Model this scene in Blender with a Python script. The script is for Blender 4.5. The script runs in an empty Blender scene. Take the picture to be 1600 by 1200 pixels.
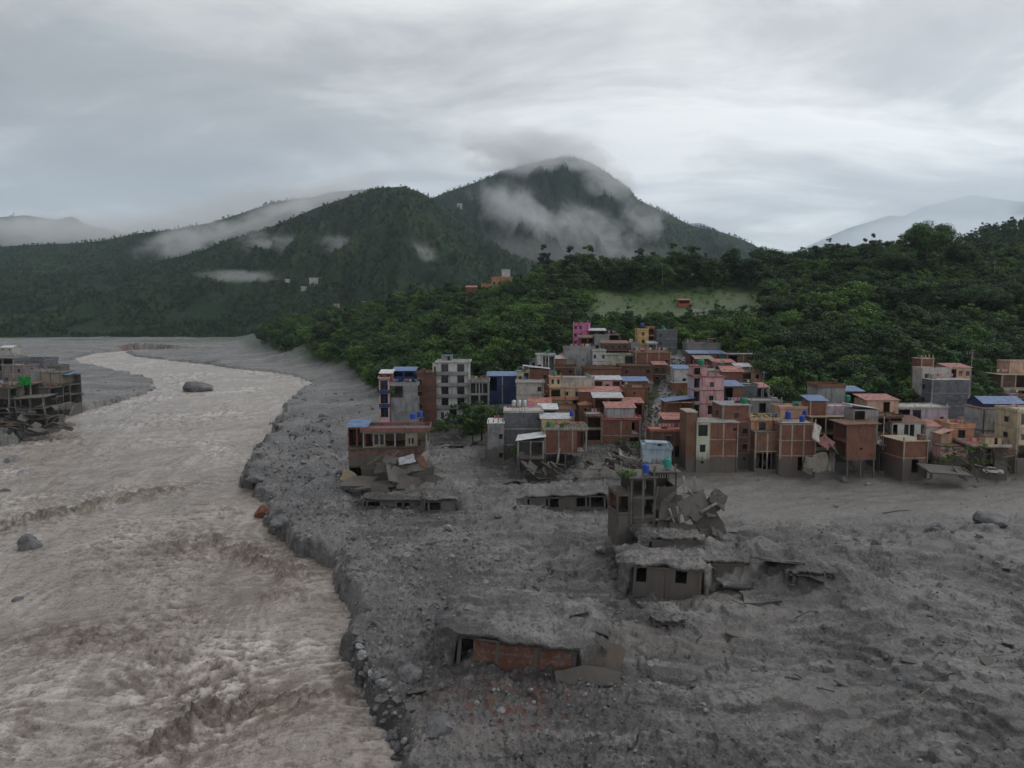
import bpy, bmesh, math, random
import numpy as np
from mathutils import Vector, Matrix, Euler

sc = bpy.context.scene
COL = sc.collection
rnd = random.Random(7)
R = math.radians

# ------------------------------------------------------------------ camera
FPX = 1143.0          # focal length in pixels of the 1600 px wide photograph
CAMZ = 36.0
PITCH = math.atan(105.0 / FPX)
cam = bpy.data.cameras.new('Camera')
cam.sensor_fit = 'HORIZONTAL'; cam.sensor_width = 36.0
cam.lens = 36.0 * FPX / 1600.0
cam.clip_start = 1.0; cam.clip_end = 40000.0
camo = bpy.data.objects.new('Camera', cam); COL.objects.link(camo)
camo.location = (0, 0, CAMZ); camo.rotation_euler = (math.pi/2 - PITCH, 0, 0)
sc.camera = camo

# ------------------------------------------------------------------ sky and light
SUN_EL, SUN_AZ = R(62), R(55)        # azimuth clockwise from +Y (to the right of the view)
world = bpy.data.worlds.new('World'); sc.world = world; world.use_nodes = True
def build_world():
    nt = world.node_tree; nt.nodes.clear(); N = nt.nodes.new; L = nt.links.new
    out = N('ShaderNodeOutputWorld'); bg = N('ShaderNodeBackground'); bg.inputs[1].default_value = 0.1
    sky = N('ShaderNodeTexSky'); sky.sky_type = 'NISHITA'; sky.sun_disc = False
    sky.sun_elevation = SUN_EL; sky.sun_rotation = SUN_AZ; sky.air_density = 1.2; sky.dust_density = 2.0
    tc = N('ShaderNodeTexCoord'); sep = N('ShaderNodeSeparateXYZ'); L(tc.outputs['Generated'], sep.inputs[0])
    def math_(op, a, b=None, clamp=False):
        n = N('ShaderNodeMath'); n.operation = op; n.use_clamp = clamp
        for i, v in enumerate((a, b)):
            if v is None: continue
            if isinstance(v, (int, float)): n.inputs[i].default_value = v
            else: L(v, n.inputs[i])
        return n.outputs[0]
    zz = math_('ADD', math_('ABSOLUTE', sep.outputs[2]), 0.16)
    cx = math_('DIVIDE', sep.outputs[0], zz); cy = math_('DIVIDE', sep.outputs[1], zz)
    comb = N('ShaderNodeCombineXYZ'); L(cx, comb.inputs[0]); L(cy, comb.inputs[1])
    mp = N('ShaderNodeMapping'); L(comb.outputs[0], mp.inputs[0]); mp.inputs['Scale'].default_value = (0.55, 1.0, 1); mp.inputs['Rotation'].default_value = (0, 0, R(14)); mp.inputs['Location'].default_value = (2.2, 1.6, 0)
    def noise(vec, scale, det, dist=0.0, rough=0.55):
        n = N('ShaderNodeTexNoise'); L(vec, n.inputs['Vector']); n.inputs['Scale'].default_value = scale
        n.inputs['Detail'].default_value = det; n.inputs['Distortion'].default_value = dist; n.inputs['Roughness'].default_value = rough
        return n.outputs['Fac']
    n1 = noise(mp.outputs[0], 0.75, 5, 0.3, 0.5); n2 = noise(mp.outputs[0], 1.9, 7, 0.5, 0.62)
    v = math_('ADD', math_('MULTIPLY', n1, 0.55), math_('MULTIPLY', n2, 0.45))
    ramp = N('ShaderNodeValToRGB'); L(v, ramp.inputs[0])
    e = ramp.color_ramp.elements
    e[0].position = 0.38; e[0].color = (0.325, 0.325, 0.335, 1)
    e[1].position = 0.60; e[1].color = (0.80, 0.795, 0.78, 1)
    m = e.new(0.49); m.color = (0.45, 0.45, 0.456, 1)
    # the cloud deck is thinner to the right of the valley and thicker to the left
    az = math_('MULTIPLY', sep.outputs[0], 0.48); gain = math_('ADD', az, 0.93)
    mul = N('ShaderNodeVectorMath'); mul.operation = 'SCALE'; L(ramp.outputs[0], mul.inputs[0]); L(math_('MULTIPLY', gain, 10.6), mul.inputs['Scale'])
    gap = N('ShaderNodeMapRange'); L(noise(mp.outputs[0], 1.5, 4, 0.6), gap.inputs[0])
    gap.inputs[1].default_value = 0.56; gap.inputs[2].default_value = 0.74; gap.inputs[3].default_value = 0.0; gap.inputs[4].default_value = 0.3
    mix = N('ShaderNodeMix'); mix.data_type = 'RGBA'
    L(gap.outputs[0], mix.inputs[0]); L(mul.outputs[0], mix.inputs[6]); L(sky.outputs[0], mix.inputs[7])
    L(mix.outputs[2], bg.inputs[0]); L(bg.outputs[0], out.inputs[0])
build_world()
sun = bpy.data.lights.new('Sun', 'SUN'); sun.energy = 0.6; sun.angle = R(35); sun.color = (1.0, 0.97, 0.93)
suno = bpy.data.objects.new('Sun', sun); COL.objects.link(suno)
sd = Vector((math.sin(SUN_AZ)*math.cos(SUN_EL), math.cos(SUN_AZ)*math.cos(SUN_EL), math.sin(SUN_EL)))
suno.rotation_euler = sd.to_track_quat('Z', 'Y').to_euler()
sc.view_settings.view_transform = 'Standard'; sc.view_settings.look = 'None'
sc.view_settings.exposure = 0.36; sc.view_settings.gamma = 1.0; sc.view_settings.use_curve_mapping = False
sc.cycles.max_bounces = 7; sc.cycles.diffuse_bounces = 3; sc.cycles.glossy_bounces = 2
sc.cycles.transmission_bounces = 3; sc.cycles.volume_bounces = 4; sc.cycles.transparent_max_bounces = 6
sc.cycles.use_denoising = True; sc.cycles.use_adaptive_sampling = True
sc.cycles.volume_step_rate = 1.0; sc.cycles.volume_max_steps = 128

# ------------------------------------------------------------------ pixel -> place
CP, SP = math.cos(PITCH), math.sin(PITCH)
def ray(px, py):
    x = (px-800)/FPX; y = -(py-600)/FPX
    return Vector((x, CP + y*SP, -SP + y*CP))
def at_z(px, py, z=0.0):
    d = ray(px, py); t = (z-CAMZ)/d.z
    return Vector((d.x*t, d.y*t, z))
def at_y(px, py, Y):
    d = ray(px, py); t = Y/d.y
    return Vector((d.x*t, Y, CAMZ + d.z*t))
def zat(py, Y): return at_y(800, py, Y).z
def lerp(a, b, t): return a + (b-a)*t

# ------------------------------------------------------------------ noise
def _hash(ix, iy, seed):
    h = (ix.astype(np.int64)*374761393 + iy.astype(np.int64)*668265263 + seed*1442695041) & 0xffffffff
    h = ((h ^ (h >> 13))*1274126177) & 0xffffffff
    h = ((h ^ (h >> 16))*2246822519) & 0xffffffff
    return ((h ^ (h >> 15)) & 0xffff)/65536.0
def perlin(x, y, seed=0):
    x = np.asarray(x, float); y = np.asarray(y, float)
    ix = np.floor(x); iy = np.floor(y); fx = x-ix; fy = y-iy
    u = fx*fx*fx*(fx*(fx*6-15)+10); v = fy*fy*fy*(fy*(fy*6-15)+10)
    def g(dx, dy):
        a = _hash(ix+dx, iy+dy, seed)*2*math.pi
        return np.cos(a)*(fx-dx) + np.sin(a)*(fy-dy)
    return 1.5*((g(0,0)*(1-u)+g(1,0)*u)*(1-v) + (g(0,1)*(1-u)+g(1,1)*u)*v)
def fbm(x, y, octs=4, seed=0, gain=0.5, lac=2.03):
    s = 0; a = 1
    for o in range(octs):
        s = s + a*perlin(x, y, seed+o*17); x = x*lac+3.1; y = y*lac+1.7; a *= gain
    return s
def ridged(x, y, octs=4, seed=0, gain=0.5):
    s = 0; a = 1
    for o in range(octs):
        s = s + a*(1-2*np.abs(perlin(x, y, seed+o*13))); x = x*2.03+5.1; y = y*2.03+2.3; a *= gain
    return s
def sstep(a, b, x):
    t = np.clip((x-a)/(b-a), 0, 1); return t*t*(3-2*t)

# ------------------------------------------------------------------ materials
MATS = {}
def newmat(name):
    m = bpy.data.materials.new(name); m.use_nodes = True; MATS[name] = m
    nt = m.node_tree; b = nt.nodes['Principled BSDF']
    return m, nt, b
def nd(nt, t, **kw):
    n = nt.nodes.new(t)
    for k, v in kw.items():
        if k in n.inputs: n.inputs[k].default_value = v
        else: setattr(n, k, v)
    return n
def coords(nt, kind='pos', scale=(1,1,1), loc=(0,0,0)):
    if kind == 'pos': o = nd(nt, 'ShaderNodeNewGeometry').outputs['Position']
    else: o = nd(nt, 'ShaderNodeTexCoord').outputs['Object']
    mp = nd(nt, 'ShaderNodeMapping'); nt.links.new(o, mp.inputs[0]); mp.inputs['Scale'].default_value = scale; mp.inputs['Location'].default_value = loc
    return mp.outputs[0]
def tnoise(nt, vec, scale, det=4, rough=0.55, dist=0.0):
    n = nd(nt, 'ShaderNodeTexNoise'); nt.links.new(vec, n.inputs['Vector'])
    n.inputs['Scale'].default_value = scale; n.inputs['Detail'].default_value = det; n.inputs['Roughness'].default_value = rough; n.inputs['Distortion'].default_value = dist
    return n.outputs['Fac']
def ramp(nt, fac, stops):
    r = nd(nt, 'ShaderNodeValToRGB'); nt.links.new(fac, r.inputs[0]); e = r.color_ramp.elements
    while len(e) < len(stops): e.new(0.5)
    for k, (p, c) in enumerate(stops):
        e[k].position = p; e[k].color = (c, c, c, 1) if isinstance(c, (int, float)) else (*c, 1)
    return r.outputs[0]
def mixc(nt, fac, a, b, mode='MIX'):
    n = nd(nt, 'ShaderNodeMix', data_type='RGBA', blend_type=mode)
    for i, v in ((0, fac), (6, a), (7, b)):
        if isinstance(v, (int, float)): n.inputs[i].default_value = v
        elif isinstance(v, tuple): n.inputs[i].default_value = (*v, 1)
        else: nt.links.new(v, n.inputs[i])
    return n.outputs[2]
def bump(nt, b, h, strength, dist):
    n = nd(nt, 'ShaderNodeBump'); n.inputs['Strength'].default_value = strength; n.inputs['Distance'].default_value = dist
    nt.links.new(h, n.inputs['Height']); nt.links.new(n.outputs[0], b.inputs['Normal'])
def mapr(nt, v, a, b, c, d):
    n = nd(nt, 'ShaderNodeMapRange'); nt.links.new(v, n.inputs[0])
    for i, x in enumerate((a, b, c, d)): n.inputs[i+1].default_value = x
    return n.outputs[0]

MUDC = (0.120, 0.115, 0.113); MUDD = (0.054, 0.051, 0.050); MUDW = (0.215, 0.204, 0.197)
ns_of = [None]
def mud_colour(nt, sc_=1.0):
    p = coords(nt, 'pos', (sc_, sc_*0.55, sc_))
    n1 = tnoise(nt, p, 0.06, 5, 0.6, 0.4); n2 = tnoise(nt, p, 0.7, 6, 0.65); n3 = tnoise(nt, p, 3.0, 4, 0.72)
    fl = nd(nt, 'ShaderNodeMapping'); nt.links.new(nd(nt, 'ShaderNodeNewGeometry').outputs['Position'], fl.inputs[0]); fl.inputs['Rotation'].default_value = (0, 0, R(24)); fl.inputs['Scale'].default_value = (.22, 1.0, 1)
    ns = tnoise(nt, fl.outputs[0], .40, 7, .62, .9); ns_of[0] = ns
    c = ramp(nt, n1, [(0.38, MUDD), (0.5, MUDC), (0.62, MUDW)])
    c = mixc(nt, ramp(nt, ns, [(0.38, .9), (0.49, 0.0)]), c, (0.050, 0.048, 0.048)); c = mixc(nt, ramp(nt, ns, [(0.53, 0.0), (0.64, .75)]), c, (0.25, 0.24, 0.232))
    c = mixc(nt, ramp(nt, n2, [(0.36, 0.6), (0.52, 0.0)]), c, (0.055, 0.053, 0.053))
    c = mixc(nt, ramp(nt, n3, [(0.56, 0.0), (0.70, 0.55)]), c, (0.26, 0.255, 0.25))
    n4 = tnoise(nt, coords(nt, 'pos', (sc_, sc_*.6, sc_), (5, 9, 2)), 2.2, 5, 0.7)
    c = mixc(nt, ramp(nt, n4, [(0.38, 0.8), (0.49, 0.0)]), c, (0.032, 0.031, 0.031))
    return c, n1, n2, n3
def m_mud():
    m, nt, b = newmat('mud')
    c, n1, n2, n3 = mud_colour(nt)
    # the vegetated ground is told apart by a mesh attribute
    at = nd(nt, 'ShaderNodeAttribute'); at.attribute_name = 'veg'
    g = ramp(nt, tnoise(nt, coords(nt, 'pos'), 0.05, 5), [(0.35, (0.014, 0.030, 0.010)), (0.55, (0.030, 0.062, 0.016)), (0.75, (0.055, 0.085, 0.025))])
    g = mixc(nt, ramp(nt, tnoise(nt, coords(nt, 'pos'), 0.9, 4), [(0.45, 0.0), (0.7, 0.6)]), g, (0.015, 0.028, 0.010))
    at2 = nd(nt, 'ShaderNodeAttribute'); at2.attribute_name = 'rust'
    c = mixc(nt, at2.outputs['Fac'], c, mixc(nt, n2, (0.13, 0.06, 0.04), (0.10, 0.035, 0.025)))
    at3 = nd(nt, 'ShaderNodeAttribute'); at3.attribute_name = 'silt'
    c = mixc(nt, at3.outputs['Fac'], c, mixc(nt, n2, (0.15, 0.14, 0.13), (0.21, 0.20, 0.19)))
    at4 = nd(nt, 'ShaderNodeAttribute'); at4.attribute_name = 'grass'; g = mixc(nt, at4.outputs['Fac'], g, mixc(nt, n2, (0.036, 0.074, 0.017), (0.066, 0.112, 0.026)))
    fac = nd(nt, 'ShaderNodeMath', operation='MULTIPLY', use_clamp=True); nt.links.new(at.outputs['Fac'], fac.inputs[0]); fac.inputs[1].default_value = 1.0
    nt.links.new(mixc(nt, fac.outputs[0], c, g), b.inputs['Base Color'])
    nt.links.new(ramp(nt, ns_of[0], [(0.38, 0.30), (0.6, 0.62)]), b.inputs['Roughness'])
    h = nd(nt, 'ShaderNodeMath', operation='ADD'); nt.links.new(n2, h.inputs[0])
    h2 = nd(nt, 'ShaderNodeMath', operation='MULTIPLY'); nt.links.new(n3, h2.inputs[0]); h2.inputs[1].default_value = 0.45; nt.links.new(h2.outputs[0], h.inputs[1])
    bump(nt, b, h.outputs[0], 1.0, 0.55)
    return m
m_mud()

# ------------------------------------------------------------------ mesh helpers
def link(name, me, parent=None):
    o = bpy.data.objects.new(name, me); COL.objects.link(o)
    if parent is not None: o.parent = parent
    return o
def tag(o, label=None, cat=None, group=None, kind=None):
    if label: o['label'] = label
    if cat: o['category'] = cat
    if group: o['group'] = group
    if kind: o['kind'] = kind
    return o
def grid_mesh(name, P, mat, smooth=True, attrs=None, keep=None):
    nr, nc = P.shape[:2]
    idx = np.arange(nr*nc).reshape(nr, nc)
    q = np.stack([idx[:-1,:-1], idx[:-1,1:], idx[1:,1:], idx[1:,:-1]], -1).reshape(-1, 4)
    V = P.reshape(-1, 3)
    if keep is not None:
        q = q[keep.reshape(-1)]
        used = np.unique(q); remap = np.full(nr*nc, -1); remap[used] = np.arange(len(used)); q = remap[q]; V = V[used]
        if attrs: attrs = {k: v.reshape(-1)[used] for k, v in attrs.items()}
    me = bpy.data.meshes.new(name)
    me.vertices.add(len(V)); me.vertices.foreach_set('co', V.astype(np.float32).ravel())
    me.loops.add(q.size); me.loops.foreach_set('vertex_index', q.astype(np.int32).ravel())
    me.polygons.add(len(q)); me.polygons.foreach_set('loop_start', (np.arange(len(q))*4).astype(np.int32))
    me.polygons.foreach_set('use_smooth', np.full(len(q), smooth))
    me.update(calc_edges=True)
    for k, v in (attrs or {}).items():
        a = me.attributes.new(k, 'FLOAT', 'POINT'); a.data.foreach_set('value', v.astype(np.float32).ravel())
    me.materials.append(MATS[mat])
    return me

# ------------------------------------------------------------------ the valley floor
WATER = -4.0
RB = [(660,1260),(628,1200),(600,1140),(588,1100),(556,1060),(541,1022),(552,968),(530,925),(517,893),(492,868),(470,872),(452,848),(428,838),(402,806),(412,788),(380,748),(402,712),(428,676),(446,640),(478,606),(486,597),(462,588),(420,582),(372,577),(330,571),(262,563),(215,558),(200,552),(262,549),(330,548),(330,545.5),(225,546.5),(150,552),(112,561),(110,568),(168,577),(228,592),(248,602),(238,612),(190,627),(128,646),(95,664),(36,690),(-10,707),(-120,745),(-330,800),(-700,900),(-1500,1300)]
RIV = np.array([[*at_z(x, y, WATER).xy] for x, y in RB])
SCARP = np.array([[*at_z(x, y, -1).xy] for x, y in [(520,700),(536,752),(549,792),(566,838),(588,868),(612,892)]])
def seg_dist(X, Y, poly, closed=True):
    n = len(poly); best = np.full(X.shape, 1e9)
    for i in range(n if closed else n-1):
        a = poly[i]; b = poly[(i+1) % n]; d = b-a; L2 = d@d + 1e-9
        t = np.clip(((X-a[0])*d[0] + (Y-a[1])*d[1])/L2, 0, 1)
        best = np.minimum(best, (X-a[0]-t*d[0])**2 + (Y-a[1]-t*d[1])**2)
    return np.sqrt(best)
def inside(X, Y, poly):
    c = np.zeros(X.shape, bool); n = len(poly)
    for i in range(n):
        x1, y1 = poly[i]; x2, y2 = poly[(i+1) % n]
        if y1 == y2: continue
        k = (y1 > Y) != (y2 > Y)
        c ^= k & (X < (x2-x1)*(Y-y1)/(y2-y1) + x1)
    return c
def river_sd(X, Y):     # > 0 outside the river
    d = seg_dist(X, Y, RIV); return np.where(inside(X, Y, RIV), -d, d)
# side of the little scarp on the right bank: > 0 to its right
def scarp_side(X, Y):
    best = np.full(X.shape, 1e9); side = np.zeros(X.shape)
    for i in range(len(SCARP)-1):
        a = SCARP[i]; b = SCARP[i+1]; d = b-a; L2 = d@d
        t = np.clip(((X-a[0])*d[0] + (Y-a[1])*d[1])/L2, 0, 1)
        dx = X-a[0]-t*d[0]; dy = Y-a[1]-t*d[1]; q = dx*dx+dy*dy
        s = (d[0]*dy - d[1]*dx)/math.sqrt(L2)
        k = q < best; best = np.where(k, q, best); side = np.where(k, s, side)
    return np.sqrt(best), side
# hill profiles: photograph column -> [(distance, ground height)]
def pz(Y, py): return (Y, zat(py, Y))
PROF = [
 (-300, [(170,0),(1000,2),(1500,6)]),
 (380,  [(170,0),(900,2),(1500,6)]),
 (430,  [(170,0),(690,1),pz(760,522),pz(900,512),(1100,30),(1500,6)]),
 (500,  [(170,0),(545,1),pz(620,528),pz(850,500),(1050,30),(1500,6)]),
 (560,  [(170,0),(425,1),pz(500,540),pz(620,515),pz(800,492),(1050,35),(1500,8)]),
 (640,  [(170,0),(230,3),(330,4),pz(400,555),pz(520,516),pz(700,480),(950,45),(1500,8)]),
 (735,  [(170,0),(225,5),(290,8),pz(360,545),pz(460,502),pz(620,457),(850,60),(1500,12)]),
 (830,  [(165,0),(190,3),(250,11),pz(330,535),pz(430,488),pz(560,437),(800,70),(1500,15)]),
 (900,  [(165,0),(185,3),(230,13),(300,21),pz(350,520),pz(430,478),pz(520,428),(800,70),(1500,15)]),
 (1000, [(166,0),(190,5),(230,13),(300,21.5),(345,28),pz(380,499),pz(400,489),pz(440,474),pz(470,450),pz(500,433),(800,70),(1500,15)]),
 (1080, [(166,0),(190,6),(230,14),(300,21.5),(340,28),pz(380,498),pz(400,488),pz(440,472),pz(470,449),pz(500,432),(800,70),(1500,15)]),
 (1170, [(167,0),(195,6),(230,13),(265,18),pz(330,520),pz(400,487),pz(440,470),pz(470,448),pz(500,431),(800,70),(1500,15)]),
 (1270, [(170,0),(205,6),(235,10),pz(280,555),pz(330,518),pz(400,466),pz(460,424),pz(520,405),(800,75),(1500,20)]),
 (1400, [(170,0),(200,4),(235,10),pz(280,548),pz(330,502),pz(380,455),pz(440,412),pz(480,397),(800,85),(1500,20)]),
 (1500, [(170,0),(200,4),(235,12),pz(290,535),pz(340,492),pz(390,455),pz(440,422),pz(500,402),(800,90),(1500,20)]),
 (1600, [(168,0),(195,5),(235,14),pz(290,525),pz(340,488),pz(390,455),pz(450,425),pz(520,402),(800,95),(1500,20)]),
 (2000, [(168,0),(195,6),(235,15),pz(290,525),pz(340,485),pz(390,455),pz(450,425),pz(520,400),(800,95),(1500,20)]),
]
YT = np.arange(0, 1600, 4.0)
def _sm(a, n):
    k = np.ones(n)/n; return np.convolve(np.pad(a, n, mode='edge'), k, 'same')[n:-n]
PT = np.array([_sm(np.interp(YT, [p[0] for p in pr], [p[1] for p in pr]), 7) for _, pr in PROF])
PU = np.array([p for p, _ in PROF], float)
UG = np.linspace(PU[0], PU[-1], 400)
PG = np.array([[0.0]*len(YT)]*len(UG))
for j in range(len(YT)): PG[:, j] = _sm(np.interp(UG, PU, PT[:, j]), 9)
def hill(X, Y):
    px = 800 + FPX*X/np.maximum(Y, 1)
    fu = np.clip((px-UG[0])/(UG[1]-UG[0]), 0, len(UG)-1.001); fy = np.clip(Y/4.0, 0, len(YT)-1.001)
    iu = fu.astype(int); iy = fy.astype(int); a = fu-iu; b = fy-iy
    return (PG[iu,iy]*(1-b)+PG[iu,iy+1]*b)*(1-a) + (PG[iu+1,iy]*(1-b)+PG[iu+1,iy+1]*b)*a
# local mounds of debris: (px, py, z, radius x, radius y, height)
MOUNDS = []
def mound(px, py, rx, ry, h, z=0.0, p=1.0): MOUNDS.append((*at_z(px, py, z).xy, rx, ry, h, p))
mound(820, 1000, 11, 7, 2.6); mound(700, 760, 14, 10, 1.2); mound(1120, 880, 16, 9, 1.8); mound(1060, 820, 14, 8, 1.6)
mound(620, 740, 15, 12, 1.6); mound(950, 712, 13, 9, 2.2); mound(880, 735, 14, 5, 1.0); mound(40, 655, 30, 22, 3.5)
mound(440, 815, 5, 8, 1.2, -2); mound(425, 742, 7, 7, 1.0, -2); mound(1180, 875, 10, 6, 1.0); mound(1270, 905, 8, 5, 1.2)
mound(1540, 820, 4, 3, 1.2); mound(1470, 830, 3, 2.4, .8); mound(840, 790, 16, 6, 1.4); mound(1480, 735, 9, 6, 1.2); mound(1345, 725, 8, 5, 1.0)
mound(1040, 985, 7, 4, 1.5); mound(60, 560, 60, 50, 3); mound(230, 542, 40, 30, 7); mound(300, 577, 60, 18, 1.5); mound(420, 562, 60, 30, 3)
mound(800, 965, 13, 7, 3.2); mound(1040, 868, 8, 5, 1.6); mound(1130, 868, 9, 5, 1.4); mound(1045, 838, 8, 4, 2.0); mound(1265, 888, 8, 5, 1.2); mound(1042, 955, 5, 4, 1.6)
mound(630, 768, 16, 8, 1.2); mound(890, 762, 16, 7, 1.4)
def ground(X, Y, detail=True):
    X = np.asarray(X, float); Y = np.asarray(Y, float)
    H = hill(X, Y); sd = river_sd(X, Y)
    flat = 1 - sstep(2, 9, H)                   # 1 on the mud flats
    wob = (1.3*fbm(X*0.16, Y*0.12, 3, 5) + .9*ridged(X*.35, Y*.3, 3, 55, .6) - .4) * np.clip(Y/120, .6, 3)
    s = sd + wob*0.8
    far = np.clip(Y/300, 0, 1)
    bank = lerp(2.0, 7.0, sstep(100, 240, Y))
    bank = bank*(.55 + 2.2*sstep(.0, .5, fbm(X*.055+4, Y*.05, 2, 66)))
    dd, side = scarp_side(X, Y)
    fade = sstep(60, 80, Y)*(1-sstep(210, 260, Y))
    low = fade*(1-sstep(-1.0, 0.7, -side + 0.8*fbm(X*.35, Y*.35, 2, 9)))     # left of the scarp lies lower
    near = 1 - sstep(6, 34, sd)
    base = -0.4 - 1.5*low*(1-0*near)
    base = base - 2.2*sstep(260, 420, Y)
    # long slope of gravel down to the river where there is no scarp
    slope = -(.7 + .9*sstep(110, 150, Y))*(1 - sstep(2, 26, sd))*np.where(X > -60, 1, .5)
    z = base + slope
    k = sstep(-1.2, bank*0.45, s)
    z = lerp(WATER-2.0, z, k)
    z = z + H
    for (mx, my, rx, ry, h, p) in MOUNDS:
        q = ((X-mx)/rx)**2 + ((Y-my)/ry)**2
        z = z + h*np.exp(-q*1.3)*(1 + .35*fbm(X*.25, Y*.25, 2, 31))*k
    # relief of the mud: wide swells, flow ridges running down the valley, clods
    ca, sa = math.cos(R(24)), math.sin(R(24)); fu, fv = X*ca + Y*sa, -X*sa + Y*ca
    z = z + flat*k*(0.30*ridged(fu*.03, fv*.16+.4*fbm(X*.05, Y*.05, 2, 61), 4, 62, .55)*sstep(20, 40, sd) + 0.55*fbm(X*0.035, Y*0.03, 3, 2) + 0.30*ridged(X*0.10+0.06*Y, Y*0.10, 3, 3)*sstep(-.2, .5, fbm(X*.03, Y*.03, 2, 8)))
    z = z + (1-flat)*(1.6*fbm(X*0.03, Y*0.03, 3, 21))
    tl = 3.2*fbm(X*.045+11, Y*.055, 4, 63, .55); fr = tl-np.floor(tl)
    z = z + flat*k*.55*(np.floor(tl) + sstep(.86, 1, fr))*sstep(15, 30, sd)*(1 - sstep(20, 45, X)*sstep(124, 138, Y))*(1-sstep(230, 300, Y))
    if detail:
        calmed = 1 - .35*sstep(25, 60, sd)*(Y < 260)
        rough = 0.30 + 0.70*sstep(-0.2, 0.4, fbm(X*0.045+7, Y*0.03, 3, 12))
        smooth = 1 - 0.7*sstep(128, 140, Y)*(1-sstep(162, 168, Y))*sstep(20, 40, X)     # wet silt before the houses on the right
        near = 1-sstep(110, 200, Y)
        lump = np.maximum(0, fbm(X*0.42, Y*0.34, 3, 4, .55))
        z = z + flat*rough*smooth*calmed*k*(0.26*fbm(X*0.55, Y*0.42, 3, 34, .6) + 0.40*lump**1.5*(0.5+.5*near) + 0.22*np.maximum(0, fbm(X*1.5, Y*1.15, 3, 6, .6)-.08))
        crack = np.abs(fbm(X*.12+2, Y*.10, 3, 47)); z = z - flat*smooth*k*.55*(1-sstep(0, .045, crack))*sstep(-.1, .3, fbm(X*.04, Y*.04, 2, 48))
        gr = (1 - sstep(14, 40, sd))*k*flat
        z = z + gr*0.42*np.maximum(-.1, fbm(X*1.1, Y*0.85, 3, 15, .65))
    return z, k, flat, sd
def gz(x, y):
    return float(ground(np.array([x]), np.array([y]), False)[0][0])

def build_ground():
    ys = [34.0]
    while ys[-1] < 1560:
        y = ys[-1]; ys.append(y + min(max(1.75*y*y/41148, 0.17), 4.2))
    ys = np.array(ys)
    us = (np.arange(-330, 1960, 2.6) - 800)/FPX
    U, Y = np.meshgrid(us, ys); X = U*Y
    z, k, flat, sd = ground(X, Y)
    H = hill(X, Y); px = 800 + U*FPX
    town = sstep(560, 600, px)*(1-sstep(1620, 1680, px))*(1-sstep(22, 27, H))
    veg = sstep(3, 8, H + 1.5*fbm(X*.06, Y*.06, 2, 40))*(1-0.75*town*sstep(-.2,.2,fbm(X*.1,Y*.1,2,41)+.15))
    veg = np.maximum(veg, sstep(900, 1150, Y)*sstep(-.15, .1, fbm(X*.006, Y*.006, 2, 44)-0.1+ (Y-1150)/500))
    silt = sstep(126, 140, Y)*(1-sstep(176, 190, Y))*sstep(20, 45, X + 6*fbm(X*.08, Y*.08, 2, 55))*0.8
    silt = silt + 0.55*sstep(0.15, 0.5, fbm(X*.05, Y*.09, 3, 56))*flat
    silt = silt + .8*sstep(.0, .4, fbm(X*.012, Y*.035, 4, 57))*sstep(250, 330, Y)*flat
    c = at_z(790, 1090); rust = np.exp(-(((X-c.x)/6.5)**2 + ((Y-c.y)/4.5)**2))*sstep(-.1, .5, fbm(X*.6, Y*.6, 3, 60))
    c = at_z(225, 543); rust = rust + .8*np.exp(-(((X-c.x)/40)**2 + ((Y-c.y)/35)**2))
    grass = sstep(905, 930, px)*(1-sstep(1180, 1205, px))*sstep(386, 392, Y)*(1-sstep(462, 476, Y))
    z = z + grass*1.1*(np.floor((Y-390)/12) - (Y-390)/12)*0.8
    me = grid_mesh('ground', np.stack([X, Y, z], -1), 'mud', True, {'veg': veg, 'grass': grass, 'rust': np.clip(rust, 0, 1), 'silt': np.clip(silt, 0, 1)*(1-veg)})
    o = link('ground', me); tag(o, kind='structure'); return o
build_ground()

# ------------------------------------------------------------------ the river
def m_water():
    m, nt, b = newmat('river_water')
    at = nd(nt, 'ShaderNodeAttribute'); at.attribute_name = 'foam'
    p = coords(nt, 'pos', (1, 0.6, 1)); n = tnoise(nt, p, 0.13, 7, 0.68, 1.0); n2 = tnoise(nt, p, 1.6, 4, 0.6, 0.5)
    c = ramp(nt, n, [(0.33, (0.19, 0.158, 0.132)), (0.5, (0.29, 0.253, 0.222)), (0.66, (0.39, 0.352, 0.32))])
    n5 = tnoise(nt, coords(nt, 'pos', (.75, 1.1, 1)), 1.1, 6, .7, 1.2); c = mixc(nt, ramp(nt, n5, [(0.38, .85), (0.49, 0.0)]), c, (0.135, 0.108, 0.088))  # dark silty dashes, painting the shaded faces of short waves into the colour
    c = mixc(nt, at.outputs['Fac'], c, (0.60, 0.55, 0.51))
    at2 = nd(nt, 'ShaderNodeAttribute'); at2.attribute_name = 'silt'
    c = mixc(nt, at2.outputs['Fac'], c, (0.145, 0.116, 0.094))  # brown of the silt bands and of the painted trough shade
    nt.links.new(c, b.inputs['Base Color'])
    b.inputs['Roughness'].default_value = 0.26; b.inputs['IOR'].default_value = 1.33
    bump(nt, b, n2, 1.0, 0.4)
    return m
m_water()
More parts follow.
